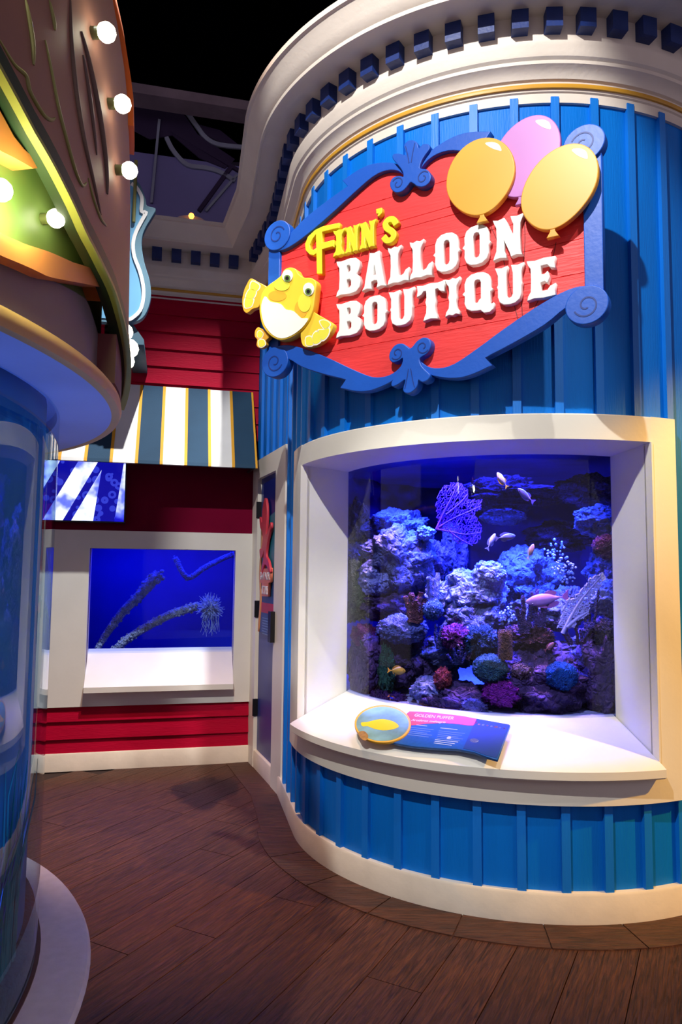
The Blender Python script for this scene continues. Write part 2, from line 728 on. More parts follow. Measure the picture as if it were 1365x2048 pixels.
# curved border planks laid around the foot of the tower
for k in range(9):
    a0 = -36 - k * 15.0
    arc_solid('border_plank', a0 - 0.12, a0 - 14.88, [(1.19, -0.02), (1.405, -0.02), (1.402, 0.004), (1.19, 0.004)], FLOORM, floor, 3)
bp_ = MB()
pA, nA, _ = pathpt(S_END - 0.02)
qs = [pathpt(s_) for s_ in (S_END - 0.02, S_END + 0.3, S_END + L1, S_END + L1 + 0.4, S_END + L1 + 0.79)]
for i in range(len(qs) - 1):
    v = []
    for (p, n_, _) in (qs[i], qs[i + 1]):
        for o_ in (0.0, 0.19):
            for z_ in (-0.02, 0.0035):
                q = p + n_ * o_
                v.append((q.x, q.y, z_))
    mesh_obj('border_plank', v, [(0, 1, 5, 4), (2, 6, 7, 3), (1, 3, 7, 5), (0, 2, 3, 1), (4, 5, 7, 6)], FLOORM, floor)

ceil = MB().box(-7, 6, -4, 8.5, 6.4, 6.5).build('ceiling', mat('black_ceiling', (2, 2, 5), 1.0, 0.3, 3, spec=0.0))
tag(ceil, 'black unlit ceiling high above the shop fronts', None, None, 'structure')

HALL = mat('dusky_hall_wall', (52, 44, 66), 0.8, 0.2, 1.5)
tag(MB().box(-7, 6, 8.4, 8.5, -0.01, 6.4).build('wall_hall', HALL), 'dusky far wall of the hall behind the tower', None, None, 'structure')
tag(MB().box(5.9, 6, 3.6, 8.4, -0.01, 6.4).build('wall_right', HALL), 'dusky right wall of the hall beyond the tower', None, None, 'structure')

# ------------------------------------------------------------------ tower wall: boards and battens
S_PR, S_PL = TR * R_(-90 + 66.3), TR * R_(82.0)       # white window panel, right and left edge
S_OR, S_OL = TR * R_(-90 + 72.5), TR * R_(71.0)       # window opening
wall_t = sweep('wall_tower', [(-0.06, 2.05), (-0.012, 2.05), (-0.012, 3.60), (-0.06, 3.60)], BLUE, None, 0, NCIRC + 2, False)
tag(wall_t, 'bright blue board and batten wall of the round tower', None, None, 'structure')
sweep('lower_backing', [(-0.06, 0.0), (-0.012, 0.0), (-0.012, 0.55), (-0.06, 0.55)], BLUE, wall_t, 0, NCIRC + 2, False)
DS = TR * R_(8.4)
S0 = TR * R_(1.4)
S_CAS = S_END + L1 - 0.09
for k in range(-11, 13):
    a, b = S0 + k * DS, min(S0 + (k + 1) * DS, S_END + L1 + 0.02)
    if a > S_END + L1 - 0.05:
        break
    if b < S_OR or a > S_OL:
        path_box('board', a + 0.001, b - 0.001, -0.012, 0.0, 0.09, 3.5, BLUE, wall_t)
    else:
        path_box('board', a + 0.001, b - 0.001, -0.012, 0.0, 2.03, 3.5, BLUE, wall_t)
        path_box('board', a + 0.001, b - 0.001, -0.012, 0.0, 0.09, 0.50, BLUE, wall_t)
for k in range(-11, 13):
    c = S0 + k * DS
    if c > S_CAS - 0.03:
        break
    h = 0.0175
    if c + h < S_OR or c - h > S_OL:
        path_box('batten', c - h, c + h, -0.004, 0.02, 0.11, 3.49, BLUE_B, wall_t, 0.02)
    else:
        path_box('batten', c - h, c + h, -0.004, 0.02, 2.05, 3.49, BLUE_B, wall_t, 0.02)
        path_box('batten', c - h, c + h, -0.004, 0.02, 0.11, 0.485, BLUE_B, wall_t, 0.02)
# blue wall above the door
path_box('board', S_END + L1 + 0.02, S_END + L1 + L2, -0.012, 0.0, 2.1, 3.5, BLUE, wall_t, 0.4)
for t in (0.12, 0.29, 0.46, 0.63):
    path_box('batten', S_END + L1 + t, S_END + L1 + t + 0.035, -0.004, 0.02, 2.15, 3.49, BLUE_B, wall_t, 0.4)

# ------------------------------------------------------------------ baseboard and cornice running round tower and back wall
bb = sweep('baseboard_tower', [(-0.03, 0.0), (0.029, 0.0), (0.029, 0.112), (0.024, 0.122), (-0.03, 0.122)], BASEW, None, 0, None, False)
tag(bb, 'cream baseboard running round the tower foot and back wall', None, None, 'structure')
corn = sweep('trim_1', [(-0.08, 3.465), (0.014, 3.465), (0.014, 3.508), (0.022, 3.512), (0.03, 3.55), (0.042, 3.556), (0.05, 3.572), (0.066, 3.588),
                        (0.082, 3.598), (0.084, 3.612), (0.096, 3.622), (0.104, 3.642), (0.108, 3.662), (0.112, 3.672), (0.112, 3.682),
                        (0.098, 3.684), (0.098, 3.802), (0.268, 3.802), (0.270, 3.795), (0.280, 3.795), (0.282, 3.812), (0.296, 3.822),
                        (0.316, 3.850), (0.338, 3.890), (0.352, 3.906), (0.366, 3.910), (0.368, 3.935), (-0.08, 3.935)], CREAM2, None, 0, None, True, 25)
tag(corn, 'deep cream moulded cornice curving round the tower top', None, None, 'structure')
sweep('gold_line', [(0.016, 3.522), (0.034, 3.522), (0.036, 3.531), (0.034, 3.540), (0.016, 3.540)], GOLD, corn, 0, None, True, 60)


def dentil(c, nrm, zd, wd=0.070):
    t = Vector((-nrm.y, nrm.x))
    v = []
    for z in (3.716, 3.803):
        for o_, w_ in ((0.09, wd), (0.150, wd)):
            for sgn in (-1, 1):
                q = c + nrm * o_ + t * (sgn * w_ / 2)
                v.append((q.x, q.y, z + zd))
    mesh_obj('dentil', v, [(0, 1, 3, 2), (4, 6, 7, 5), (2, 3, 7, 6), (0, 2, 6, 4), (1, 5, 7, 3), (0, 4, 5, 1)], DENT, corn)


DD = TR * R_(6.15)
k = -10
while True:
    s = TR * R_(2.78) + k * DD
    if s > S_END + L1 + L2 - 0.15:
        break
    if s > TR * R_(-75):
        p, n_, zd = pathpt(s)
        dentil(p, n_, zd)
    k += 1
bn = seg_n[-1]
for k in range(18):
    a = 0.225 + 0.14 * k
    dentil(P2 - Vector((math.cos(BW), math.sin(BW))) * a, bn, -0.045)

# ------------------------------------------------------------------ tower window: white panel, splayed reveal, sill, curved glass
win = arc_solid('window_1', -161.0, -72.5, [(1.185, 1.962), (1.232, 1.962), (1.232, 2.066), (1.226, 2.072), (1.185, 2.072)], CREAM, None)
tag(win, 'white framed curved aquarium window in the blue tower', None, None, 'structure')
path_box('frame_panel', S_OL, S_PL, -0.004, 0.042, 0.467, 2.072, CREAM, win)
path_box('frame_panel', S_PR, S_OR, -0.004, 0.042, 0.467, 2.072, CREAM, win)
arc_solid('frame_panel', -161.0, -72.5, [(1.185, 0.467), (1.232, 0.467), (1.232, 0.60), (1.185, 0.60)], CREAM, win)
arc_solid('sill', -160.6, -72.8, [(0.95, 0.70), (1.20, 0.575), (1.268, 0.572), (1.278, 0.580), (1.278, 0.612), (1.262, 0.622), (0.95, 0.772)], WHITE, win)
arc_solid('head_reveal', -161.0, -72.5, [(0.965, 1.940), (1.23, 1.962), (1.23, 2.03), (0.965, 2.03)], WHITE, win)
arc_solid('side_reveal', -162.6, -161.0, [(0.965, 0.58), (1.225, 0.52), (1.225, 2.03), (0.965, 2.03)], WHITE, win, 0.8)
arc_solid('side_reveal', -72.5, -71.0, [(0.965, 0.58), (1.225, 0.52), (1.225, 2.03), (0.965, 2.03)], WHITE, win, 0.75)
for a0, a1 in ((-161.15, -160.75), (-72.75, -72.35)):
    arc_solid('corner_bead', a0, a1, [(1.20, 0.63), (1.238, 0.63), (1.238, 1.962), (1.20, 1.962)], CREAM, win, 0.2)
GLASS = glass_mat('aquarium_acrylic', (0.66, 0.70, 0.98), 1.46)
arc_solid('glass_pane', -162.0, -71.6, [(0.955, 0.74), (0.968, 0.74), (0.968, 1.95), (0.955, 1.95)], GLASS, win)

# ------------------------------------------------------------------ back wall
KX = (P2.x, P2.y, 0.0)


def bw(x, y, p=0.0):
    """pixel to back wall frame: local x (negative = left of the corner), z"""
    n = Vector((bn.x, bn.y, 0))
    q = on_plane(x, y, Vector(KX) + n * p, n) - Vector(KX)
    return q.x * math.cos(BW) + q.y * math.sin(BW), q.z


def at_bw(o, parent=None):
    o.location = KX
    o.rotation_euler = (0, 0, BW)
    return o


wb = MB()
OA0, OA1, OZ0, OZ1 = -1.183, -0.152, 0.808, 1.545
wb.box(-4.4, OA0, 0.0, 0.06, 0.0, 3.6).box(OA1, 0.0, 0.0, 0.06, 0.0, 3.6).box(OA0, OA1, 0.0, 0.06, 0.0, 0.60).box(OA0, OA1, 0.0, 0.06, OZ1, 3.6)
wall_b = at_bw(wb.build('wall_back', RED_SHADED))
tag(wall_b, 'crimson clapboard back wall behind the awning', None, None, 'structure')


def clap(z0, z1, x0=-3.4, x1=-0.002):
    v = [(x0, 0, z0), (x1, 0, z0), (x1, 0, z1), (x0, 0, z1), (x0, -0.022, z0), (x1, -0.022, z0), (x1, -0.006, z1), (x0, -0.006, z1)]
    mesh_obj('clapboard', v, [(0, 1, 5, 4), (4, 5, 6, 7), (3, 7, 6, 2), (0, 4, 7, 3), (1, 2, 6, 5)], RED, wall_b)


z = 2.375
while z < 3.44:
    clap(z, min(z + 0.132, 3.46))
    z += 0.132
for z0, z1 in ((0.10, 0.215), (0.215, 0.336), (0.336, 0.45)):
    clap(z0, z1)

w2 = MB().box(-3.0, -0.004, -0.03, 0.0, OZ1, 1.672).build('window_2', WHITE)
at_bw(w2)
tag(w2, 'white framed rectangular tank window under the striped awning', None, None, 'structure')
for nm, x0, x1, z0, z1 in (('frame_panel', -3.0, OA0, 0.436, OZ1), ('frame_panel', OA1, -0.004, 0.436, OZ1), ('frame_panel', OA0, OA1, 0.436, 0.62)):
    MB().box(x0, x1, -0.03, 0.0, z0, z1).build(nm, WHITE, w2)
mesh_obj('sill', [(OA0 + .001, 0.13, 0.82), (OA1 - .001, 0.13, 0.82), (OA1 - .001, -0.10, 0.578), (OA0 + .001, -0.10, 0.578),
                  (OA0 + .001, 0.13, 0.70), (OA1 - .001, 0.13, 0.70), (OA1 - .001, -0.10, 0.540), (OA0 + .001, -0.10, 0.540)],
         [(0, 1, 2, 3), (4, 7, 6, 5), (2, 6, 7, 3), (0, 3, 7, 4), (1, 5, 6, 2), (0, 4, 5, 1)], WHITE, w2)
for x0, x1 in ((OA0 - 0.03, OA0), (OA1, OA1 + 0.03)):
    MB().box(x0, x1, 0.0, 0.12, 0.6, OZ1 + 0.03).build('side_reveal', WHITE, w2)
MB().box(OA0 - 0.03, OA1 + 0.03, 0.0, 0.12, OZ1, OZ1 + 0.03).build('head_reveal', WHITE, w2)
MB().box(OA0 - 0.01, OA1 + 0.01, 0.10, 0.112, 0.75, OZ1).build('glass_pane', glass_mat('tank_glass', (0.85, 0.9, 1.0), 1.3), w2)

# ------------------------------------------------------------------ service door beside the tower
dd_ = (P2 - P1).normalized()
DRZ = math.atan2(-dd_.y, -dd_.x)
D0 = (P1.x, P1.y, 0.0)
NAVY = mat('navy_door_paint', (52, 66, 128), 0.42, 0.14, 4.0, 0.05, 30)
door = MB().box(-0.66, -0.14, -0.004, 0.03, 0.12, 2.08).build('door_1', NAVY)
door.location = D0
door.rotation_euler = (0, 0, DRZ)
tag(door, 'narrow navy service door in a white frame by the tower', None, None, 'structure')
for x0, x1, z0, z1 in ((-0.145, 0.09, 0.0, 2.07), (-0.80, -0.64, 0.0, 2.07), (-0.80, 0.09, 2.07, 2.21)):
    MB().box(x0, x1, -0.032, 0.04, z0, z1).build('casing', CREAM, door)
MB().box(-0.64, -0.145, -0.026, 0.03, 0.0, 0.12).build('threshold', CREAM, door)
MB().box(-0.64, -0.145, 0.03, 0.04, 0.0, 2.07).build('stop', CREAM, door)
for z in (1.84, 1.12, 0.42):
    MB().box(-0.646, -0.632, -0.040, -0.004, z - 0.06, z + 0.06).build('hinge', BLACK, door)
hd = MB().box(-0.165, -0.10, -0.062, -0.03, 0.93, 1.13).build('handle', BLACK, door)
MB().box(-0.215, -0.165, -0.056, -0.040, 0.985, 1.0).build('latch', mat('brushed_steel', (150, 152, 160), 0.3, 0.1, 10, metal=1.0), hd)

# ------------------------------------------------------------------ dim upper storey beyond the cornice
UPW = mat('dusky_lilac_wall', (120, 116, 176), 0.8, 0.12, 1.4)
UP_D = mat('deep_plum_panel', (44, 28, 66), 0.8, 0.1, 2)
UP_L = mat('pale_grey_moulding', (140, 146, 170), 0.7, 0.08, 4)
un = Vector((bn.x, bn.y, 0))
PU = -0.95


def up(x, y, p=PU):
    return bw(x, y, p)


uw = MB().box(-4.4, 0.6, -PU, -PU + 0.05, 3.3, 5.1).build('wall_upper', UPW)
at_bw(uw)
tag(uw, 'dim lilac upper storey wall beyond the cornice', None, None, 'structure')


def up_stroke(name, L, wd, m, d0=0.0, d1=0.03):
    pts = smooth_loop([up(*q) for q in L], 4, False) if len(L) > 2 else [up(*q) for q in L]
    cut(name, [stroke(pts, wd)], PU - 0.0 + d0, PU + d1, m, uw)


up_stroke('wavy_moulding', [(262, 212), (300, 204), (340, 204), (368, 220), (392, 252), (412, 278), (440, 292), (500, 298)], 0.035, UP_L)
up_stroke('wavy_moulding', [(333, 277), (348, 305), (375, 332), (412, 338), (440, 346), (470, 364)], 0.035, UP_L)
up_stroke('post', [(319, 242), (303, 408)], 0.022, UP_L)
up_stroke('brace', [(462, 336), (398, 424)], 0.035, UP_D)
up_stroke('brace', [(345, 265), (480, 345)], 0.03, UP_D)
up_stroke('pale_brace', [(474, 352), (412, 424)], 0.02, UP_L)
cut('plum_panel', [[up(*q) for q in ((270, 215), (345, 212), (372, 235), (395, 270), (440, 300), (470, 320), (450, 338), (400, 318), (345, 272), (300, 280), (268, 262))]], PU, PU + 0.015, UP_D, uw)
cut('plum_panel', [[up(*q) for q in ((395, 250), (440, 262), (478, 292), (452, 290), (425, 278), (405, 268))]], PU, PU + 0.015, UP_D, uw)
beam = MB().box(-3.2, 0.5, 0.55, 0.75, 0, 0.085).build('ceiling_beam', mat('reddish_grey_beam', (120, 104, 118), 0.8, 0.15, 6))
xa, za = bw(250, 170, -0.55)
xb, zb = bw(505, 215, -0.55)
at_bw(beam)
beam.location.z = (za + zb) / 2 - 0.04
tag(beam, 'pale grey horizontal ledge under the black ceiling', None, None, 'structure')
gb = empty('globe_bulb', KX, BW, 'small glowing orange globe bulb above the back cornice', 'bulb')
gx, gz = bw(383, 432, -0.3)
BULBO = mat('orange_bulb_glow', (255, 150, 60), 0.4, 0.0, emit=5.0, ecol=(255, 140, 50))
sp_ = MB().lathe([(0.0001, -0.024), (0.016, -0.018), (0.024, 0.0), (0.016, 0.018), (0.0001, 0.024)], 16)
o = sp_.build('glass_globe', BULBO, gb, 60)
o.location = (gx, 0.3, gz)
cut('backplate', [ellipse(0, 0, 0.13, 0.06, 24)], 0, 0.01, UP_L, gb).location = (gx, 0.36, gz - 0.03)
MB().box(-0.008, 0.008, -0.008, 0.06, -0.008, 0.008).build('arm', BLACK, gb).location = (gx, 0.3, gz - 0.012)
# ------------------------------------------------------------------ the shop sign on the tower
SGN = Vector((-0.53117, -0.84727, 0.0))
SGD = Vector((0.84727, -0.53117, 0.0))
SC = Vector((TC[0], TC[1], 2.744)) + SGN * 1.262 + SGD * 0.053
sign = empty('shop_sign', SC, math.atan2(SGD.y, SGD.x),
             'large red and blue scroll-framed shop sign with raised letters and balloons', 'sign')


def uv(x, y, o=0.03):
    q = on_plane(x, y, SC + SGN * o, SGN) - SC
    return (q.dot(SGD), q.z)


def zC(L, o=0.03):
    return [uv(600 + x / 2.1328, 400 + y / 2.1328, o) for x, y in L]


def zD(L, o=0.03):
    return [uv(520 + x / 1.8446, 230 + y / 1.8446, o) for x, y in L]


def zF(L, o=0.07):
    return [uv(420 + x / 4.875, 360 + y / 4.875, o) for x, y in L]


def mir(L, mx=False, mz=False):
    return [(-x if mx else x, -z if mz else z) for x, z in L]


# red planks
mid = zD([(100, 470), (165, 412), (265, 338), (340, 278), (400, 222), (450, 197), (500, 195), (545, 212)], 0.02)
mid = [(-0.775, mid[0][1] - 0.01)] + mid + [(0.0, mid[-1][1] - 0.01)]
mxs, mzs = [p[0] for p in mid], [p[1] for p in mid]


def topf(u):
    return interp(mxs, mzs, -abs(u))


vb = [-0.62, -0.312, -0.18, -0.042, 0.085, 0.197, 0.236, 0.36, 0.62]
for i in range(len(vb) - 1):
    v0, v1 = vb[i] + 0.0016, vb[i + 1] - 0.0016
    U = [(-0.775 + 1.55 * k / 90) for k in range(91)]
    U = [u for u in U if min(v1, topf(u)) > max(v0, -topf(u)) + 0.002]
    if len(U) < 2:
        continue
    lp = [(u, max(v0, -topf(u))) for u in U] + [(u, min(v1, topf(u))) for u in U[::-1]]
    cut('plank', [lp], 0.0, 0.024, SIGNRED, sign, 0.0015, res=0)
cut('backing', [[(u, topf(u) - 0.004) for u in mxs] + [(-u, topf(u) - 0.004) for u in mxs[::-1][1:]] +
                [(-u, -topf(u) + 0.004) for u in mxs] + [(u, -topf(u) + 0.004) for u in mxs[::-1][1:]]], -0.008, 0.002, DARKLINE, sign)
for x in (-0.1, 0.1):
    MB().box(x - 0.05, x + 0.05, 0.005, 0.066, -0.3, 0.3).build('mount', BLACK, sign)

# frame
for s in (-1, 1):
    cut('post', [[(s * 0.805, -0.31), (s * 0.805, 0.31), (s * 0.738, 0.31), (s * 0.738, -0.31)]], 0.0, 0.042, SIGNBLUE, sign, 0.003)
upper = zD([(40, 470), (90, 448), (120, 437), (170, 385), (250, 322), (330, 265)], 0.04)
tipu = zD([(310, 245), (370, 205), (420, 185), (480, 180), (520, 190), (556, 212)], 0.04)
lowr = zD([(560, 240), (540, 226), (510, 207), (470, 207), (420, 230), (350, 290), (280, 355), (200, 425), (130, 478), (85, 500), (50, 500)], 0.04)
rail = smooth_loop(upper, 3, False) + smooth_loop(tipu, 4, False) + smooth_loop(lowr, 3, False)
orn = zD([(556, 150), (548, 118), (560, 101), (578, 97), (595, 107), (601, 128), (616, 113), (636, 112), (641, 126), (626, 148), (612, 170),
          (604, 196), (612, 203), (632, 206), (645, 226), (640, 250), (620, 265), (598, 264), (584, 254), (571, 249), (560, 262), (542, 281),
          (518, 287), (500, 272), (498, 250), (510, 233), (530, 229), (544, 232), (546, 218), (536, 198), (518, 177), (506, 160), (510, 148), (530, 147)], 0.05)
ocx = sum(p[0] for p in orn) / len(orn)
orn = smooth_loop([(p[0] - ocx, p[1]) for p in orn], 3)
scc = zD([(68, 447)], 0.045)[0]
sra = zD([(22, 447), (112, 447)], 0.045)
scr = (sra[1][0] - sra[0][0]) / 2 * 1.02


def spiral(cx, cz, r0, r1, turns, a0, flip=1):
    n = 40
    return [(cx + flip * (r0 + (r1 - r0) * i / n) * math.cos(a0 + turns * 2 * PI * i / n),
             cz + (r0 + (r1 - r0) * i / n) * math.sin(a0 + turns * 2 * PI * i / n)) for i in range(n + 1)]


for mx_, mz_ in ((False, False), (True, False), (False, True), (True, True)):
    rl = cut('rail', [mir(rail, mx_, mz_)], 0.002, 0.050, SIGNBLUE, sign, 0.003)
    c = mir([scc], mx_, mz_)[0]
    sd = cut('scroll', [ellipse(c[0], c[1], scr, scr * 0.94, 40)], 0.004, 0.056, SIGNBLUE, sign, 0.004)
    sp = mir(spiral(scc[0], scc[1], scr * 0.62, scr * 0.15, 1.25, 0.4), mx_, mz_)
    cut('spiral_groove', [stroke(sp, 0.006)], 0.055, 0.0575, SIGNBLUE_D, sd)
for mz_ in (False, True):
    oo = cut('ornament', [mir(orn, False, mz_)], 0.01, 0.066, SIGNBLUE, sign, 0.004)
    for sx_ in (-1, 1):
        cc = zD([(523, 257), (616, 235)], 0.05)[0 if sx_ < 0 else 1]
        sp = mir(spiral(sx_ * 0.062, cc[1], 0.030, 0.008, 1.1, 0.6, sx_), False, mz_)
        cut('spiral_groove', [stroke(sp, 0.005)], 0.065, 0.0675, SIGNBLUE_D, oo)
    for a, b in (((-0.018, 0.02), (-0.045, 0.10)), ((0.018, 0.02), (0.03, 0.10))):
        zc = zD([(570, 180)], 0.05)[0][1]
        cut('leaf_groove', [stroke(mir(smooth_loop([(a[0] * 0.3, zc), (a[0] * 0.8, zc + 0.05), (a[0] * 1.3, zc + 0.085)], 4, False), False, mz_), 0.004)],
            0.065, 0.0675, SIGNBLUE_D, oo)

# lettering
GL = {
    'I': (.36, [[(0, 1), (.09, .965), (.18, 1), (.27, .965), (.36, 1), (.34, .9), (.275, .8), (.26, .62), (.285, .5), (.26, .38), (.275, .2), (.34, .1), (.36, 0),
                 (.27, .035), (.18, 0), (.09, .035), (0, 0), (.02, .1), (.085, .2), (.1, .38), (.075, .5), (.1, .62), (.085, .8), (.02, .9)]]),
    'L': (.58, [[(0, 1), (.09, .965), (.18, 1), (.27, .965), (.36, 1), (.34, .9), (.28, .8), (.27, .5), (.28, .22), (.36, .17), (.44, .2), (.5, .3), (.58, .34),
                 (.56, .2), (.58, 0), (.45, .03), (.3, 0), (.15, .03), (0, 0), (.02, .1), (.075, .2), (.085, .5), (.075, .8), (.02, .9)]]),
    'A': (.66, [[(0, 0), (.06, .1), (.08, .25), (.19, .88), (.2, 1), (.33, .97), (.46, 1), (.47, .88), (.58, .25), (.6, .1), (.66, 0), (.53, .03), (.4, 0),
                 (.43, .1), (.415, .2), (.33, .22), (.245, .2), (.23, .1), (.26, 0), (.13, .03)], [(.275, .36), (.385, .36), (.345, .62), (.33, .66), (.315, .62)]]),
    'B': (.62, [[(0, 1), (.12, .97), (.36, 1), (.5, .97), (.58, .88), (.6, .75), (.57, .6), (.5, .53), (.58, .45), (.62, .3), (.6, .14), (.52, .03), (.36, 0),
                 (.12, .03), (0, 0), (.02, .1), (.075, .2), (.085, .5), (.075, .8), (.02, .9)],
                [(.265, .83), (.33, .83), (.365, .78), (.365, .66), (.33, .61), (.265, .61)], [(.265, .43), (.34, .43), (.385, .37), (.385, .23), (.34, .17), (.265, .17)]]),
    'O': (.64, [[(.32, 1), (.45, .98), (.55, .9), (.595, .76), (.59, .56), (.64, .5), (.59, .44), (.595, .24), (.55, .1), (.45, .02), (.32, 0), (.19, .02), (.09, .1),
                 (.045, .24), (.05, .44), (0, .5), (.05, .56), (.045, .76), (.09, .9), (.19, .98)],
                [(.32, .83), (.375, .81), (.4, .74), (.4, .26), (.375, .19), (.32, .17), (.265, .19), (.24, .26), (.24, .74), (.265, .81)]]),
    'Q': (.66, [[(.32, 1), (.45, .98), (.55, .9), (.595, .76), (.59, .56), (.64, .5), (.59, .44), (.595, .24), (.57, .14), (.62, .1), (.66, .12), (.66, -.02), (.58, -.1),
                 (.46, -.09), (.39, .0), (.32, 0), (.19, .02), (.09, .1), (.045, .24), (.05, .44), (0, .5), (.05, .56), (.045, .76), (.09, .9), (.19, .98)],
                [(.32, .83), (.375, .81), (.4, .74), (.4, .30), (.36, .27), (.33, .2), (.265, .2), (.24, .26), (.24, .74), (.265, .81)]]),
    'N': (.66, [[(0, 1), (.1, .97), (.24, 1), (.3, .88), (.44, .48), (.445, .8), (.41, .9), (.39, 1), (.52, .97), (.66, 1), (.63, .9), (.59, .8), (.58, .5), (.585, .12),
                 (.62, 0), (.5, .03), (.39, 0), (.36, .12), (.225, .5), (.225, .2), (.26, .1), (.28, 0), (.14, .03), (0, 0), (.03, .1), (.07, .2), (.08, .5), (.07, .8), (.03, .9)]]),
    'U': (.66, [[(0, 1), (.14, .97), (.28, 1), (.265, .9), (.245, .8), (.245, .26), (.28, .18), (.33, .16), (.38, .18), (.415, .26), (.415, .8), (.395, .9), (.38, 1), (.52, .97),
                 (.66, 1), (.63, .9), (.6, .8), (.595, .56), (.62, .5), (.6, .44), (.6, .24), (.56, .1), (.46, .02), (.33, 0), (.2, .02), (.1, .1), (.06, .24), (.06, .44),
                 (.04, .5), (.065, .56), (.06, .8), (.03, .9)]]),
    'T': (.66, [[(0, 1), (.15, .97), (.33, 1), (.51, .97), (.66, 1), (.64, .85), (.66, .7), (.56, .74), (.5, .83), (.435, .82), (.425, .62), (.45, .5), (.425, .38), (.435, .2),
                 (.47, .1), (.5, 0), (.33, .035), (.16, 0), (.19, .1), (.225, .2), (.235, .38), (.21, .5), (.235, .62), (.225, .82), (.16, .83), (.1, .74), (0, .7), (.02, .85)]]),
    'E': (.58, [[(0, 1), (.15, .97), (.35, 1), (.58, .98), (.56, .85), (.58, .7), (.48, .74), (.42, .83), (.28, .83), (.27, .6), (.36, .58), (.42, .64), (.46, .5), (.42, .36),
                 (.36, .42), (.27, .4), (.28, .17), (.42, .17), (.48, .26), (.58, .3), (.56, .15), (.58, .02), (.35, 0), (.15, .03), (0, 0), (.02, .1), (.075, .2), (.085, .5),
                 (.075, .8), (.02, .9)]]),
}


def letter(ch, u0, u1, v0, v1, m, y0=0.022, y1=0.052):
    wd, loops = GL[ch]
    L = [[(u0 + (u1 - u0) * x / wd, v0 + (v1 - v0) * z) for x, z in lp] for lp in loops]
    return cut('letter', L, y0, y1, m, sign, 0.0025, res=1)


for ch, a, b in zip('BALLOON', (-.392, -.25, -.118, -.008, .106, .241, .376), (-.262, -.127, -.014, .098, .227, .363, .503)):
    letter(ch, a, b, -0.062, 0.107, SIGNWHITE)
for ch, a, b in zip('BOUTIQUE', (-.39, -.249, -.112, .027, .162, .240, .384, .516), (-.257, -.122, .012, .157, .226, .374, .501, .627)):
    letter(ch, a, b, -0.260, -0.099, SIGNWHITE)
LIME_S = LIME
for ch, a, b in zip('INN', (-.412, -.345, -.268), (-.352, -.272, -.183)):
    letter(ch, a, b, 0.136, 0.262, LIME)
cut('letter', [zC([(80, 150), (84, 320), (106, 320), (104, 216), (150, 204), (158, 208), (154, 178), (104, 192), (104, 142), (172, 126), (180, 128), (178, 106),
                   (110, 120), (76, 136), (46, 164), (34, 194), (36, 220), (52, 238), (70, 242), (82, 232), (80, 214), (66, 222), (54, 214), (52, 196), (64, 172)])],
    0.022, 0.052, LIME, sign, 0.0025, res=1)
sS = smooth_loop(zC([(420, 112), (408, 92), (388, 92), (374, 108), (380, 128), (400, 140), (410, 158), (400, 176), (380, 180), (366, 164)]), 4, False)
cut('letter', [stroke(sS, 0.026)], 0.022, 0.052, LIME, sign, 0.0025, res=1)
cut('apostrophe', [zC([(336, 48), (358, 42), (360, 62), (346, 78), (342, 76), (346, 64), (337, 66)])], 0.022, 0.052, LIME, sign, 0.002, res=1)

# balloons


def balloon_mat(name, c0, c1):
    m = bpy.data.materials.new(name)
    m.use_nodes = True
    nt = m.node_tree
    b = nt.nodes['Principled BSDF']
    tc = nt.nodes.new('ShaderNodeTexCoord')
    gr = nt.nodes.new('ShaderNodeTexNoise')
    gr.inputs['Scale'].default_value = 3.0
    mp = nt.nodes.new('ShaderNodeSeparateXYZ')
    nt.links.new(tc.outputs['Generated'], mp.inputs[0])
    rp = nt.nodes.new('ShaderNodeValToRGB')
    rp.color_ramp.elements[0].color = s2l(c1) + (1,)
    rp.color_ramp.elements[1].color = s2l(c0) + (1,)
    rp.color_ramp.elements[0].position = 0.05
    rp.color_ramp.elements[1].position = 0.9
    nt.links.new(mp.outputs[2], rp.inputs[0])
    nt.links.new(rp.outputs[0], b.inputs['Base Color'])
    b.inputs['Roughness'].default_value = 0.4
    return m


YB = balloon_mat('yellow_airbrushed_balloon', (240, 176, 62), (226, 140, 30))
PB = balloon_mat('violet_airbrushed_balloon', (196, 128, 196), (160, 80, 172))
HL = mat('pale_highlight_paint', (252, 240, 206), 0.4, 0.02)


def balloon(cx, cz, rx, rz, y0, y1, m, lean=0.0, hl=True):
    lp = []
    for i in range(56):
        t = 2 * PI * i / 56
        s = math.sin(t)
        x = rx * math.cos(t) * (1 - (0.16 * (-s) ** 2 if s < 0 else 0))
        z = rz * s
        lp.append((cx + x + lean * z, cz + z))
    o = cut('balloon', [lp], y0, y1, m, sign, 0.004)
    kx, kz = cx - lean * rz, cz - rz
    cut('knot', [[(kx - 0.010, kz + 0.012), (kx - 0.008, kz - 0.008), (kx - 0.022, kz - 0.030), (kx + 0.022, kz - 0.030), (kx + 0.008, kz - 0.008), (kx + 0.010, kz + 0.012)]],
        y0, y1 - 0.002, m, o, 0.002)
    if hl:
        hx, hz = cx + rx * 0.42, cz + rz * 0.66
        q = [(hx - 0.03, hz + 0.028), (hx + 0.0, hz + 0.024), (hx + 0.028, hz + 0.004), (hx + 0.038, hz - 0.026), (hx + 0.022, hz - 0.02), (hx - 0.006, hz + 0.0)]
        cut('highlight', [smooth_loop([(a + lean * (b - cz), b) for a, b in q], 3)], y1 - 0.0005, y1 + 0.0008, HL, o)
    return o


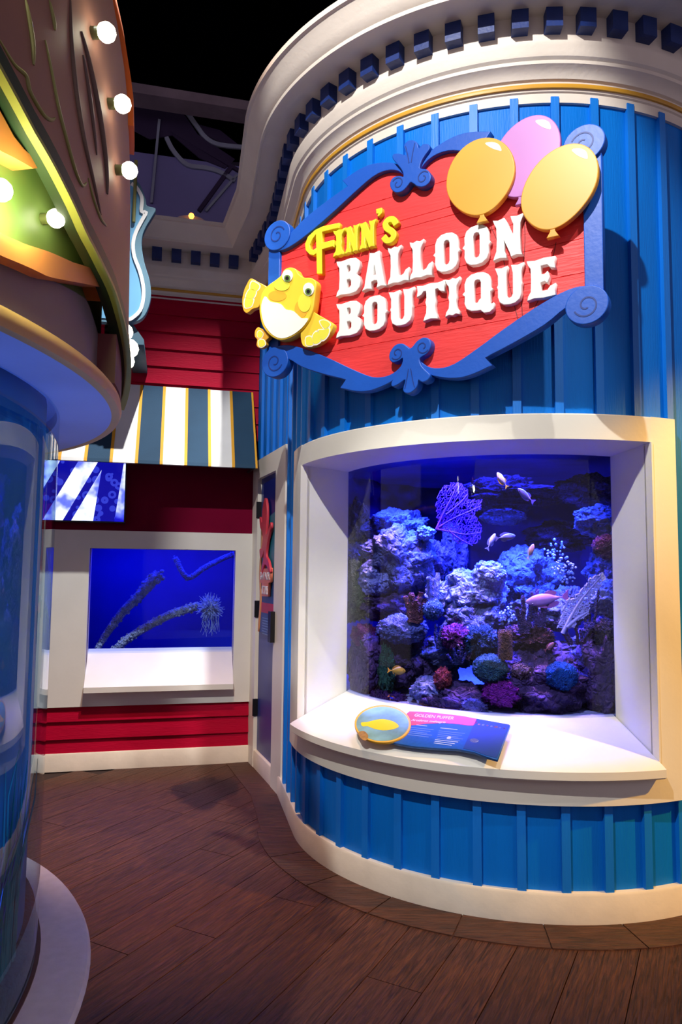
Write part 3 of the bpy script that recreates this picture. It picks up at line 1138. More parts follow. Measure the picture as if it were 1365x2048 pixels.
balloon(0.515, 0.338, 0.140, 0.162, 0.036, 0.062, PB, 0.12)
balloon(0.328, 0.300, 0.148, 0.165, 0.050, 0.078, YB, -0.05)
balloon(0.655, 0.155, 0.146, 0.162, 0.062, 0.090, YB, 0.16)
STR = mat('dark_string_paint', (110, 22, 30), 0.6, 0.05)
for L in ([(.356, .10), (.40, -.02), (.44, -.20), (.47, -.33)], [(.625, -.035), (.60, -.14), (.55, -.26), (.50, -.34)], [(.496, .15), (.50, 0.0), (.485, -.2), (.487, -.34)]):
    cut('balloon_string', [stroke(smooth_loop(L, 5, False), 0.0028)], 0.023, 0.0252, STR, sign)

# yellow fish plaque
FY = mat('fish_yellow_paint', (246, 208, 58), 0.4, 0.04)
FO = mat('fish_orange_paint', (240, 176, 50), 0.4, 0.04)
FG = mat('fish_lime_paint', (222, 222, 70), 0.4, 0.04)
FW = mat('fish_cream_paint', (240, 240, 226), 0.4, 0.02)
EYG = mat('fish_green_iris', (96, 132, 62), 0.3, 0.05)
fl = cut('fish_fin', [smooth_loop(zF([(410, 970), (470, 1000), (560, 1050), (545, 1110), (500, 1210), (480, 1245), (425, 1262), (375, 1300), (340, 1270), (328, 1180), (345, 1090), (370, 1030)]), 3)], 0.052, 0.080, FO, sign, 0.003)
fr = cut('fish_fin', [smooth_loop(zF([(1000, 1290), (1060, 1320), (1200, 1400), (1215, 1440), (1180, 1510), (1100, 1590), (1000, 1630), (925, 1620), (905, 1500), (950, 1400)]), 3)], 0.052, 0.085, FY, sign, 0.003)
ft = cut('fish_tail', [smooth_loop(zF([(455, 1475), (485, 1445), (545, 1480), (590, 1530), (552, 1570), (550, 1612), (500, 1640), (468, 1615), (475, 1560), (452, 1530)]), 3)], 0.052, 0.080, FO, sign, 0.003)
for par, y, sets in ((fl, 0.0795, ([(415, 990), (485, 1030), (455, 1080), (395, 1060)], [(390, 1065), (450, 1085), (425, 1150), (352, 1145)], [(350, 1155), (422, 1160), (420, 1200), (400, 1235), (345, 1240)])),
                     (fr, 0.0845, ([(1075, 1380), (1130, 1370), (1175, 1410), (1120, 1450)], [(1110, 1460), (1165, 1450), (1150, 1520), (1095, 1560), (1060, 1470)],
                                   [(1050, 1480), (1085, 1565), (1020, 1600), (1005, 1520)], [(990, 1530), (1008, 1605), (945, 1610), (938, 1540)])),
                     (ft, 0.0795, ([(465, 1490), (490, 1470), (520, 1500), (500, 1540), (470, 1530)], [(480, 1565), (525, 1560), (540, 1605), (500, 1630), (478, 1605)]))):
    for q in sets:
        cx, cz = sum(a for a, b in q) / len(q), sum(b for a, b in q) / len(q)
        big = [(cx + (a - cx) * 1.22, cz + (b - cz) * 1.22) for a, b in q]
        cut('fin_outline', [smooth_loop(zF(big, y), 3)], y - 0.001, y + 0.0008, FW, par)
        cut('fin_patch', [smooth_loop(zF(q, y), 3)], y, y + 0.0016, FG, par)
body = cut('fish_body', [smooth_loop(zF([(497, 1230), (515, 1120), (575, 1040), (650, 985), (705, 940), (735, 885), (790, 862), (845, 880), (870, 925), (925, 960), (1000, 968), (1042, 1010),
                                         (1032, 1100), (1022, 1190), (1010, 1265), (970, 1365), (900, 1455), (805, 1530), (700, 1560), (605, 1520), (530, 1430), (500, 1320)], 0.09), 3)], 0.052, 0.098, FY, sign, 0.005)
cut('belly', [smooth_loop(zF([(505, 1220), (540, 1135), (590, 1185), (690, 1208), (742, 1262), (820, 1280), (895, 1348), (962, 1352), (900, 1442), (800, 1516), (700, 1545), (612, 1508), (540, 1420), (510, 1320)], 0.098), 3)], 0.097, 0.1005, FW, body)
for cx, cy, rx, ry, m in ((660, 1130, 88, 52, FO), (890, 1260, 62, 86, FO)):
    cut('cheek_shade', [zF([(cx + rx * math.cos(t * PI / 12), cy + ry * math.sin(t * PI / 12)) for t in range(24)], 0.098)], 0.0975, 0.0995, m, body)
for cx, cy, rx, ry in ((705, 1030, 76, 52), (925, 1200, 62, 90)):
    cut('cheek', [zF([(cx + rx * math.cos(t * PI / 12), cy + ry * math.sin(t * PI / 12)) for t in range(24)], 0.098)], 0.0975, 0.101, FG, body)
for cx, cy, rx, ry in ((762, 938, 50, 58), (968, 1068, 52, 62)):
    e = cut('eye', [zF([(cx + rx * math.cos(t * PI / 12), cy + ry * math.sin(t * PI / 12)) for t in range(24)], 0.098)], 0.0975, 0.104, FW, body, 0.002)
    cut('iris', [zF([(cx - 6 + 32 * math.cos(t * PI / 10), cy + 20 + 33 * math.sin(t * PI / 10)) for t in range(20)], 0.104)], 0.1035, 0.1052, EYG, e)
    cut('pupil', [zF([(cx - 6 + 17 * math.cos(t * PI / 8), cy + 20 + 19 * math.sin(t * PI / 8)) for t in range(16)], 0.104)], 0.105, 0.1062, BLACK, e)

# ------------------------------------------------------------------ striped awning
awn = empty('awning', KX, BW, 'navy and white striped awning with gold piping over the tank window', 'awning')
AW = mat('awning_white_canvas', (236, 236, 230), 0.8, 0.03, 8, 0.1, 200)
AN = mat('awning_navy_canvas', (30, 66, 92), 0.8, 0.06, 8, 0.1, 200)
AY = mat('awning_gold_piping', (236, 170, 40), 0.7, 0.05, 8)


def awn_strip(nm, x0, x1, m, lift=0.0):
    q = [(-0.012, 2.752), (-0.41, 2.135), (-0.418, 2.112)]
    v = []
    for x in (x0, x1):
        for y, z in q:
            v.append((x, y - lift, z + lift * 0.6))
        for y, z in q[::-1]:
            v.append((x, y + 0.006, z - 0.004))
    n = 6
    f = [tuple(range(n)), tuple(range(n, 2 * n))[::-1]] + [(j, (j + 1) % n, (j + 1) % n + n, j + n) for j in range(n)]
    mesh_obj(nm, v, f, m, awn)


aw0, aws = -0.050, 0.1632
for k in range(14):
    x1 = aw0 - k * aws
    awn_strip('stripe', x1 - aws + 0.0005, x1 - 0.0005, AN if k % 2 == 0 else AW)
for k in range(15):
    x1 = aw0 - k * aws
    awn_strip('piping', x1 - 0.010, x1 + 0.010 if k else x1 + 0.004, AY, 0.002)
for x in (aw0 - 0.02, aw0 - 14 * aws + 0.02):
    fr_ = MB().tube([(x, -0.002, 2.14), (x, -0.40, 2.115)], 0.009, 8)
    fr_.tube([(x, -0.002, 2.70), (x, -0.40, 2.12)], 0.009, 8)
    fr_.build('frame_arm', BLACK, awn)
MB().tube([(aw0 - 0.01, -0.405, 2.118), (aw0 - 14 * aws, -0.405, 2.118)], 0.009, 8).build('front_bar', BLACK, awn)

# ------------------------------------------------------------------ television under the awning
SCR = bpy.data.materials.new('television_picture')
SCR.use_nodes = True
nt = SCR.node_tree
b = nt.nodes['Principled BSDF']
b.inputs['Roughness'].default_value = 0.2
tc = nt.nodes.new('ShaderNodeTexCoord')
sep = nt.nodes.new('ShaderNodeSeparateXYZ')
nt.links.new(tc.outputs['Object'], sep.inputs[0])


def M(op, a, bb=None, cc=None, clamp=False):
    n = nt.nodes.new('ShaderNodeMath')
    n.operation = op
    n.use_clamp = clamp
    for i, x in enumerate((a, bb, cc)):
        if x is None:
            continue
        if isinstance(x, (int, float)):
            n.inputs[i].default_value = x
        else:
            nt.links.new(x, n.inputs[i])
    return n.outputs[0]


nzz = nt.nodes.new('ShaderNodeTexNoise')
nzz.inputs['Scale'].default_value = 5.0
nzz.inputs['Detail'].default_value = 3
nt.links.new(tc.outputs['Object'], nzz.inputs['Vector'])
bgr = nt.nodes.new('ShaderNodeValToRGB')
els = bgr.color_ramp.elements
els[0].position, els[0].color = 0.36, (0.004, 0.004, 0.42, 1)
els[1].position, els[1].color = 0.62, (0.85, 0.92, 1.0, 1)
e = els.new(0.5)
e.color = (0.12, 0.16, 0.95, 1)
nt.links.new(nzz.outputs['Fac'], bgr.inputs[0])


def band(x_at_z0, slope, half):
    """a dark arm: |x - (x0 + slope z)| < half"""
    c = M('MULTIPLY_ADD', sep.outputs['Z'], slope, x_at_z0)
    d = M('ABSOLUTE', M('SUBTRACT', sep.outputs['X'], c))
    return M('LESS_THAN', d, half)


arms = M('MAXIMUM', M('MAXIMUM', band(-2.24, 0.52, 0.028), band(-1.30, 0.12, 0.072)), M('MAXIMUM', band(-2.46, 0.52, 0.06), band(-2.9, 0.5, 0.05)))
vo = nt.nodes.new('ShaderNodeTexVoronoi')
vo.inputs['Scale'].default_value = 15.0
nt.links.new(tc.outputs['Object'], vo.inputs['Vector'])
ring = M('LESS_THAN', M('ABSOLUTE', M('SUBTRACT', vo.outputs['Distance'], 0.30)), 0.12)
armc = nt.nodes.new('ShaderNodeMix')
armc.data_type = 'RGBA'
nt.links.new(ring, armc.inputs[0])
armc.inputs[6].default_value = (0.002, 0.002, 0.22, 1)
armc.inputs[7].default_value = (0.02, 0.03, 0.42, 1)
fin = nt.nodes.new('ShaderNodeMix')
fin.data_type = 'RGBA'
nt.links.new(arms, fin.inputs[0])
nt.links.new(bgr.outputs[0], fin.inputs[6])
nt.links.new(armc.outputs[2], fin.inputs[7])
nt.links.new(fin.outputs[2], b.inputs['Emission Color'])
b.inputs['Emission Strength'].default_value = 1.15
b.inputs['Base Color'].default_value = (0.01, 0.01, 0.02, 1)
tv = empty('television', KX, BW, 'flat black television showing blue octopus arms under the awning', 'television')
MB().box(-1.745, -0.948, -0.075, -0.03, 1.725, 2.175).build('casing', BLACK, tv)
MB().box(-1.735, -0.956, -0.080, -0.074, 1.735, 2.168).build('screen', SCR, tv)
MB().box(-1.5, -1.2, -0.03, 0.0, 1.85, 2.05).build('wall_mount', BLACK, tv)

# ------------------------------------------------------------------ octopus placard on the door
pl = empty('door_placard', D0, DRZ, 'tall blue information placard with a red octopus on the navy door', 'placard')
PBL = mat('placard_blue', (40, 78, 132), 0.45, 0.05)
PTE = mat('placard_teal', (38, 120, 140), 0.45, 0.15, 5)
PDB = mat('placard_deep_blue', (6, 30, 110), 0.45, 0.05)
POR = mat('placard_orange_edge', (222, 150, 92), 0.5, 0.04)
POC = mat('octopus_red', (206, 62, 78), 0.45, 0.08, 10)
PLT = mat('placard_pale_print', (214, 220, 228), 0.5, 0.02)
PTX = mat('placard_faint_print', (120, 148, 186), 0.5, 0.02)
wav = [(-0.515 + 0.018 * math.sin(i * 0.55) - 0.012 * i / 20, 1.72 - 0.755 * i / 20) for i in range(21)]
outl = [(-0.15, 1.72)] + wav[:1] + wav[1:] + [(-0.15, 0.965)]
cut('panel', [outl], 0.006, 0.022, PBL, pl, 0.002)
cut('orange_edge', [[(x - 0.028, z) for x, z in wav] + wav[::-1]], 0.006, 0.030, POR, pl, 0.002)
cut('seascape', [[(-0.15, 1.80), (-0.51, 1.74), (-0.505, 1.34), (-0.15, 1.34)]], 0.0215, 0.0235, PTE, pl)
cut('sky_panel', [[(-0.15, 1.80), (-0.51, 1.74), (-0.51, 2.02), (-0.15, 2.03)]], 0.006, 0.022, PDB, pl, 0.002)
oc = MB()
op = cut('octopus', [smooth_loop([(-0.36, 1.90), (-0.31, 1.86), (-0.29, 1.79), (-0.30, 1.70), (-0.31, 1.64), (-0.24, 1.68), (-0.19, 1.72), (-0.175, 1.69), (-0.21, 1.66), (-0.27, 1.58),
                                  (-0.295, 1.50), (-0.24, 1.47), (-0.19, 1.42), (-0.18, 1.385), (-0.22, 1.40), (-0.27, 1.43), (-0.33, 1.44), (-0.38, 1.40), (-0.40, 1.37), (-0.41, 1.41),
                                  (-0.37, 1.47), (-0.35, 1.54), (-0.40, 1.50), (-0.455, 1.49), (-0.48, 1.54), (-0.455, 1.55), (-0.43, 1.54), (-0.40, 1.60), (-0.41, 1.67), (-0.47, 1.70),
                                  (-0.50, 1.77), (-0.47, 1.77), (-0.42, 1.73), (-0.42, 1.82)], 3)], 0.034, 0.052, POC, pl, 0.003)
MB().box(-0.36, -0.33, -0.036, -0.02, 1.55, 1.75).build('standoff', BLACK, op)
cut('name_plate', [[(-0.47, 1.405), (-0.185, 1.415), (-0.185, 1.325), (-0.24, 1.315), (-0.24, 1.225), (-0.42, 1.22), (-0.42, 1.31), (-0.47, 1.315)]], 0.028, 0.046, mat('placard_salmon', (226, 128, 100), 0.5, 0.05), pl, 0.002)
MB().box(-0.40, -0.26, -0.03, -0.02, 1.24, 1.39).build('standoff', BLACK, pl)
text('lettering', 'GIANT PACIFIC', 0.075, PLT, pl, (-0.465, -0.047, 1.335), width=0.27)
text('lettering', 'OCTOPUS', 0.085, PLT, pl, (-0.415, -0.047, 1.235), width=0.17)
cut('red_band', [[(-0.505, 1.175), (-0.15, 1.175), (-0.15, 1.105), (-0.505, 1.105)]], 0.0215, 0.0235, mat('placard_crimson', (196, 52, 76), 0.5, 0.05), pl)
for i in range(7):
    MB().box(-0.47, -0.47 + (0.25, 0.21, 0.23, 0.2, 0.18, 0.19, 0.17)[i], -0.0232, -0.0215, 1.07 - i * 0.018 - 0.0045, 1.07 - i * 0.018).build('print_line', PTX, pl)
MB().box(-0.27, -0.24, -0.0235, -0.0215, 0.99, 1.04).build('red_mark', POC, pl)

# ------------------------------------------------------------------ fish placard lying on the tower window sill
a_c = -119.0
cdir = Vector((math.cos(R_(a_c)), math.sin(R_(a_c)), 0))
pc = tpt(a_c, 1.14, 0.690)
slope = math.atan2(0.772 - 0.622, 1.262 - 0.95)
pn = (Vector((0, 0, 1)) * math.cos(slope) + cdir * math.sin(slope)).normalized()
px_ = on_plane(1000, 1470, pc, pn) - on_plane(740, 1440, pc, pn)
px_ = (px_ - pn * px_.dot(pn)).normalized()
py_ = pn.cross(px_)
spl = bpy.data.objects.new('sill_placard', None)
link(spl)
spl.matrix_world = Matrix(((px_.x, -pn.x, py_.x, pc.x), (px_.y, -pn.y, py_.y, pc.y), (px_.z, -pn.z, py_.z, pc.z), (0, 0, 0, 1)))
tag(spl, 'blue and orange fish information placard on the curved white sill', 'placard')


def sp2(x, y, o=0.03):
    q = on_plane(x, y, pc + pn * o, pn) - pc
    return (q.dot(px_), q.dot(py_))


def z6(L, o=0.03):
    return [sp2(560 + x / 1.6957, 1340 + y / 1.6957, o) for x, y in L]


SPB = mat('sill_placard_blue', (30, 86, 158), 0.35, 0.10, 9, stretch=(8, 1, 8))
SPD = mat('sill_placard_dark_blue', (38, 66, 118), 0.35, 0.06, 9)
SPR = mat('sill_placard_orange', (226, 78, 50), 0.35, 0.08, 6)
board = z6([(372, 240), (440, 138), (560, 148), (668, 164), (780, 184), (737, 300), (700, 290), (660, 275), (600, 264), (540, 262), (460, 256), (410, 248)])
cut('board', [board], 0.013, 0.026, SPB, spl, 0.002)
MB().box(-0.10, 0.14, -0.014, 0.006, -0.02, 0.02).build('standoff', BLACK, spl)
cut('dark_panel', [z6([(668, 165), (779, 185), (737, 299), (700, 289), (660, 274), (622, 266)], 0.027)], 0.0258, 0.0272, SPD, spl)
cut('orange_header', [smooth_loop(z6([(440, 140), (560, 149), (667, 165), (656, 188), (610, 184), (560, 180), (500, 182), (425, 188), (430, 165)], 0.027), 2)], 0.0258, 0.0272, SPR, spl)
disc = [z6([(349 + 95 * math.cos(t * PI / 24), 183 + 63 * math.sin(t * PI / 24)) for t in range(48)], 0.032)]
RING = mat('placard_gold_ring', (214, 164, 52), 0.4, 0.05)
cut('ring', disc, 0.022, 0.034, RING, spl, 0.002)
SEA = bpy.data.materials.new('reef_photo_print')
SEA.use_nodes = True
nt = SEA.node_tree
b = nt.nodes['Principled BSDF']
b.inputs['Roughness'].default_value = 0.35
tc = nt.nodes.new('ShaderNodeTexCoord')
se = nt.nodes.new('ShaderNodeSeparateXYZ')
nt.links.new(tc.outputs['Generated'], se.inputs[0])
nz = nt.nodes.new('ShaderNodeTexNoise')
nz.inputs['Scale'].default_value = 9
nz.inputs['Detail'].default_value = 6
nt.links.new(tc.outputs['Generated'], nz.inputs['Vector'])
ad = nt.nodes.new('ShaderNodeMath')
ad.operation = 'MULTIPLY_ADD'
ad.inputs[1].default_value = 0.55
nt.links.new(nz.outputs['Fac'], ad.inputs[0])
nt.links.new(se.outputs[2], ad.inputs[2])
rp = nt.nodes.new('ShaderNodeValToRGB')
E_ = rp.color_ramp.elements
E_[0].position, E_[0].color = 0.25, s2l((110, 92, 56)) + (1,)
E_[1].position, E_[1].color = 1.15, s2l((40, 120, 172)) + (1,)
for p_, c_ in ((0.5, (176, 172, 154)), (0.72, (84, 112, 92)), (0.84, (130, 178, 192))):
    q = E_.new(p_)
    q.color = s2l(c_) + (1,)
nt.links.new(ad.outputs[0], rp.inputs[0])
nt.links.new(rp.outputs[0], b.inputs['Base Color'])
cut('photo_disc', [[(x * 1.0, z) for x, z in z6([(349 + 89 * math.cos(t * PI / 24), 183 + 58 * math.sin(t * PI / 24)) for t in range(48)], 0.034)]], 0.0335, 0.0348, SEA, spl)
PY = mat('printed_yellow_fish', (226, 196, 14), 0.35, 0.06)
cut('printed_fish', [smooth_loop(z6([(276, 178), (296, 176), (320, 170), (350, 166), (385, 174), (404, 190), (385, 200), (350, 204), (318, 198), (298, 190), (280, 190)], 0.036), 3)], 0.0345, 0.0355, PY, spl)
cut('printed_coral', [smooth_loop(z6([(266, 212), (285, 206), (300, 222), (292, 238), (276, 232)], 0.036), 3)], 0.0345, 0.0352, mat('printed_coral_brown', (150, 112, 60), 0.4, 0.3, 60), spl)
q0, q1 = z6([(455, 157), (588, 168)], 0.028)
ang = math.atan2(q1[1] - q0[1], q1[0] - q0[0])
wid = math.hypot(q1[0] - q0[0], q1[1] - q0[1])
text('lettering', 'GOLDEN PUFFER', 0.03, PLT, spl, (q0[0], -0.0275, q0[1]), (PI / 2, -ang, 0), 0.0005, width=wid)
q0, q1 = z6([(447, 170), (563, 178)], 0.028)
ang = math.atan2(q1[1] - q0[1], q1[0] - q0[0])
text('lettering', 'Arothron meleagris', 0.02, PLT, spl, (q0[0], -0.0275, q0[1] - 0.004), (PI / 2, -ang, 0), 0.0004, width=math.hypot(q1[0] - q0[0], q1[1] - q0[1]), shear=0.2)


def print_lines(x0, y0, x1, n, dy, dx=0.0, m=PTX):
    for i in range(n):
        a, b2 = z6([(x0 + dx * i, y0 + dy * i), (x1 + dx * i - (i % 3) * 9, y0 + dy * i + (x1 - x0) * 0.105)], 0.027)
        cut('print_line', [stroke([a, b2], 0.0026)], 0.0258, 0.0268, m, spl)


print_lines(447, 184, 500, 1, 6, m=PLT)
print_lines(443, 194, 522, 5, 6.2, -2)
print_lines(545, 196, 603, 1, 6, m=PLT)
print_lines(540, 206, 628, 5, 6.2, -2)
print_lines(527, 236, 605, 3, 5.5, -2, PLT)
print_lines(676, 176, 740, 1, 6, m=PLT)
print_lines(662, 204, 676, 1, 6, m=PLT)
print_lines(660, 211, 720, 2, 5, m=PTX)
print_lines(652, 222, 735, 2, 5, m=PTX)
print_lines(636, 246, 680, 2, 5, m=PTX)
a, b2 = z6([(676, 184), (762, 198)], 0.027)
cut('status_line', [stroke([a, b2], 0.003)], 0.0258, 0.0268, PLT, spl)
for i in range(7):
    t = i / 6
    c = (a[0] + (b2[0] - a[0]) * t, a[1] + (b2[1] - a[1]) * t)
    cut('status_dot', [ellipse(c[0], c[1], 0.006 if i != 4 else 0.010, 0.005 if i != 4 else 0.008, 14)], 0.0258, 0.0272, PLT if i % 2 else POR, spl)
c = z6([(660, 239)], 0.027)[0]
cut('map_globe', [ellipse(c[0], c[1], 0.019, 0.013, 24)], 0.0258, 0.0272, PLT, spl)
c = z6([(574, 229)], 0.027)[0]
cut('fish_mark', [smooth_loop([(c[0] - .008, c[1] - .006), (c[0] - .006, c[1] + .006), (c[0] + .006, c[1] + .007), (c[0] + .009, c[1] - .004), (c[0], c[1] - .008)], 3)], 0.0258, 0.0268, PLT, spl)
# ------------------------------------------------------------------ cylindrical tank kiosk in the left foreground
KC = (-1.90, 1.555)
kiosk = empty('tank_kiosk', (KC[0], KC[1], 0), 0, 'round kiosk with a glass cylinder tank and bulb-lit carved crown', 'kiosk')
SLAB = mat('pale_lilac_stone_slab', (244, 234, 244), 0.55, 0.05, 30, 0.05, 200)
KBLUE = mat('kiosk_soffit_glow_tint', (170, 184, 236), 0.6, 0.03, 5)  # white soffit tinted with the tank's blue light in its base colour
PEACH = mat('kiosk_peach_rim', (214, 160, 104), 0.5, 0.05, 5)
KGRN = mat('kiosk_olive_paint', (96, 118, 62), 0.5, 0.10, 4)
KMAU = mat('kiosk_mauve_grey_paint', (120, 104, 112), 0.55, 0.10, 3)
KOR = mat('kiosk_orange_paint', (226, 134, 74), 0.5, 0.06, 4)
KTAN = mat('kiosk_rose_tan_paint', (150, 106, 90), 0.55, 0.10, 3)
KYG = mat('kiosk_yellow_green_trim', (142, 138, 72), 0.45, 0.06, 6)
KDG = mat('kiosk_dark_green_edge', (34, 52, 34), 0.5, 0.15, 8)
KRED = mat('kiosk_brick_red_paint', (112, 44, 46), 0.5, 0.1, 6)
MB().lathe([(0.0001, 0.36), (1.29, 0.36), (1.312, 0.366), (1.32, 0.38), (1.312, 0.394), (1.295, 0.40), (0.0001, 0.40)], 128).build('pedestal_top', SLAB, kiosk, 30)
MB().lathe([(0.0001, 0.0), (1.12, 0.0), (1.12, 0.36), (0.0001, 0.36)], 96).build('pedestal_base', KMAU, kiosk, 30)
MB().lathe([(1.184, 0.398), (1.194, 0.398), (1.194, 0.404), (1.184, 0.404)], 128, close=True).build('seal_ring', mat('brown_seal', (110, 70, 60), 0.6, 0.1), kiosk, 30)
KGL = glass_mat('kiosk_acrylic', (0.70, 0.86, 0.98), 1.5)
MB().lathe([(1.185, 0.402), (1.185, 1.83)], 160).build('glass_cylinder', KGL, kiosk, 60)
KWAT = bpy.data.materials.new('deep_blue_tank_core')
KWAT.use_nodes = True
nt = KWAT.node_tree
b = nt.nodes['Principled BSDF']
b.inputs['Base Color'].default_value = (0.012, 0.10, 0.30, 1)
b.inputs['Roughness'].default_value = 0.6
tc = nt.nodes.new('ShaderNodeTexCoord')
nz = nt.nodes.new('ShaderNodeTexNoise')
nz.inputs['Scale'].default_value = 2.2
nt.links.new(tc.outputs['Object'], nz.inputs['Vector'])
rp = nt.nodes.new('ShaderNodeValToRGB')
rp.color_ramp.elements[0].color = s2l((20, 80, 150)) + (1,)
rp.color_ramp.elements[1].color = s2l((60, 160, 210)) + (1,)
nt.links.new(nz.outputs['Fac'], rp.inputs[0])
nt.links.new(rp.outputs[0], b.inputs['Base Color'])
MB().lathe([(1.150, 0.402), (1.150, 1.89)], 96).build('tank_core', KWAT, kiosk, 60)
MB().lathe([(1.14, 0.402), (1.18, 0.402), (1.18, 0.47), (1.14, 0.49)], 96, close=True).build('gravel_bed', mat('dark_teal_gravel', (40, 80, 96), 0.8, 0.5, 60, 0.6, 120), kiosk, 40)
MB().lathe([(1.14, 1.735), (1.181, 1.735), (1.181, 1.741), (1.14, 1.741)], 128, close=True).build('water_line', glass_mat('water_surface', (0.6, 0.8, 0.95), 1.33), kiosk, 30)
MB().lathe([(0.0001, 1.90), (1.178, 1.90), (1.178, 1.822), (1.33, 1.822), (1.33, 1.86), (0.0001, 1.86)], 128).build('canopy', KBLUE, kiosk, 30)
MB().lathe([(1.327, 1.820), (1.343, 1.822), (1.348, 1.834), (1.345, 1.852), (1.336, 1.862), (1.30, 1.862), (1.30, 1.83)], 160, close=True).build('canopy_rim', PEACH, kiosk, 40)
MB().lathe([(1.285, 1.86), (1.285, 2.75)], 96, -70, 60).build('drum', KGRN, kiosk, 40)


def kband(name, a0, a1, zl, zh, r0, r1, m, n=60, nz=6, taper=None):
    """solid patch on the kiosk crown: angle range, lower and upper edge as functions of angle"""
    v, f = [], []
    cols = n + 1
    for side in (1, 0):
        for i in range(cols):
            a = a0 + (a1 - a0) * i / n
            for j in range(nz + 1):
                z = zl(a) + (zh(a) - zl(a)) * j / nz
                r = (r1 if side else r0) + (taper(z) if taper else 0)
                v.append((r * math.cos(R_(a)), r * math.sin(R_(a)), z))
    S = cols * (nz + 1)
    I = lambda s, i, j: s * S + i * (nz + 1) + j
    for i in range(n):
        for j in range(nz):
            f.append((I(0, i, j), I(0, i + 1, j), I(0, i + 1, j + 1), I(0, i, j + 1)))
            f.append((I(1, i, j), I(1, i, j + 1), I(1, i + 1, j + 1), I(1, i + 1, j)))
        f.append((I(0, i, 0), I(1, i, 0), I(1, i + 1, 0), I(0, i + 1, 0)))
        f.append((I(0, i, nz), I(0, i + 1, nz), I(1, i + 1, nz), I(1, i, nz)))
    for i in (0, n):
        for j in range(nz):
            f.append((I(0, i, j), I(0, i, j + 1), I(1, i, j + 1), I(1, i, j)))
    return auto_smooth(mesh_obj(name, v, f, m, kiosk), 35)


za_ = lambda A, Z: (lambda a: interp(A, Z, a))
low = za_([-60, -40, -25, -16.6, -13.3, -11, -7.3, -5.1, -1, 2.7, 5.8, 8.7, 17, 30], [2.95, 2.62, 2.38, 2.24, 2.19, 2.165, 2.12, 2.09, 2.06, 2.04, 2.012, 1.99, 1.93, 1.86])
tap = lambda z: interp([2.0, 2.41, 2.70, 2.88, 3.08, 3.4], [0.0, -0.008, -0.022, -0.055, -0.105, -0.22], z)
# mauve skirt under the orange band
kband('skirt', -60, 60, lambda a: 1.858, lambda a: min(low(a) - 0.004, 1.96 + 0.004 * max(a + 14, 0)), 1.28, 1.30, KMAU, 80)
kband('skirt_end', 8.5, 24, lambda a: 1.862, lambda a: low(a) - 0.004, 1.28, 1.345, KRED, 16)
bl = za_([-60, -14.4, -11.6, -8.3, -4.3, 6.6], [1.92, 1.95, 1.96, 1.97, 2.0, 2.085])
bh = za_([-60, -14.4, -11.7, -8.5, -4.5, 3.6, 6.6], [1.96, 1.99, 2.0, 2.02, 2.04, 2.098, 2.10])
kband('orange_band', -60, 5.5, bl, lambda a: min(bh(a), low(a) + 0.03), 1.28, 1.335, KOR, 60, 2)
kband('orange_leaf', -60, -9.6, za_([-60, -14.8, -12.9, -10.7, -9.6], [2.10, 2.14, 2.15, 2.16, 2.178]), lambda a: max(low(a) - 0.005, 2.18), 1.28, 1.330, KOR, 40, 3)
kband('crown_panel', -60, 26, lambda a: low(a) + 0.045, lambda a: 3.32, 1.325, 1.360, KTAN, 90, 16, tap)
kband('crown_edge', -60, 26, lambda a: low(a) + 0.010, lambda a: low(a) + 0.047, 1.325, 1.366, KDG, 90, 1)
kband('crown_edge_trim', -60, 26, lambda a: low(a) + 0.002, lambda a: low(a) + 0.011, 1.352, 1.370, KYG, 90, 1)
kband('outer_rim', 12.5, 18.5, lambda a: 2.60, lambda a: 3.32, 1.33, 1.374, mat('kiosk_flame_orange', (240, 116, 36), 0.45, 0.06), 6, 16, tap)
KREL = mat('kiosk_brown_relief', (108, 84, 74), 0.55, 0.1, 5)


def relief(name, L, wd, m):
    pts = []
    for x, y in L:
        q = on_cyl(x, y, KC, 1.355)
        pts.append(q)
    P = smooth_loop([tuple(p) for p in pts], 5, False)
    out = []
    for p in P:
        d = Vector((p[0] - KC[0], p[1] - KC[1]))
        z = p[2]
        r = 1.360 + tap(z)
        d = d.normalized() * r
        out.append((d.x, d.y, z))
    MB().tube(out, lambda t: wd * (0.25 + 0.75 * math.sin(PI * min(max(t, 0.02), 0.98)) ** 0.6), 8).build(name, m, kiosk, 60)


for L, wd, m in (([(0, 80), (28, 128), (52, 152), (60, 185), (85, 228), (102, 240), (110, 236)], 0.0050, KYG),
                 ([(93, 80), (104, 140), (118, 220), (135, 290), (150, 345), (163, 371), (172, 366)], 0.0050, KYG),
                 ([(176, 356), (186, 400), (200, 438), (212, 452)], 0.0045, KYG),
                 ([(150, 0), (148, 80), (152, 170), (166, 270), (185, 360), (200, 430)], 0.0070, KREL),
                 ([(170, 62), (184, 130), (200, 230), (212, 330), (214, 388)], 0.0090, KREL),
                 ([(172, 110), (182, 200), (194, 310)], 0.0060, KREL),
                 ([(55, 0), (66, 80), (68, 130)], 0.0060, KYG), ([(105, 0), (112, 40), (114, 60)], 0.0050, KYG)):
    relief('relief_line', L, wd, m)

BULB = mat('warm_white_bulb', (255, 250, 225), 0.4, 0.0, emit=9.0, ecol=(255, 248, 215))
BULBSOCK = mat('bulb_socket', (90, 96, 60), 0.4, 0.1)


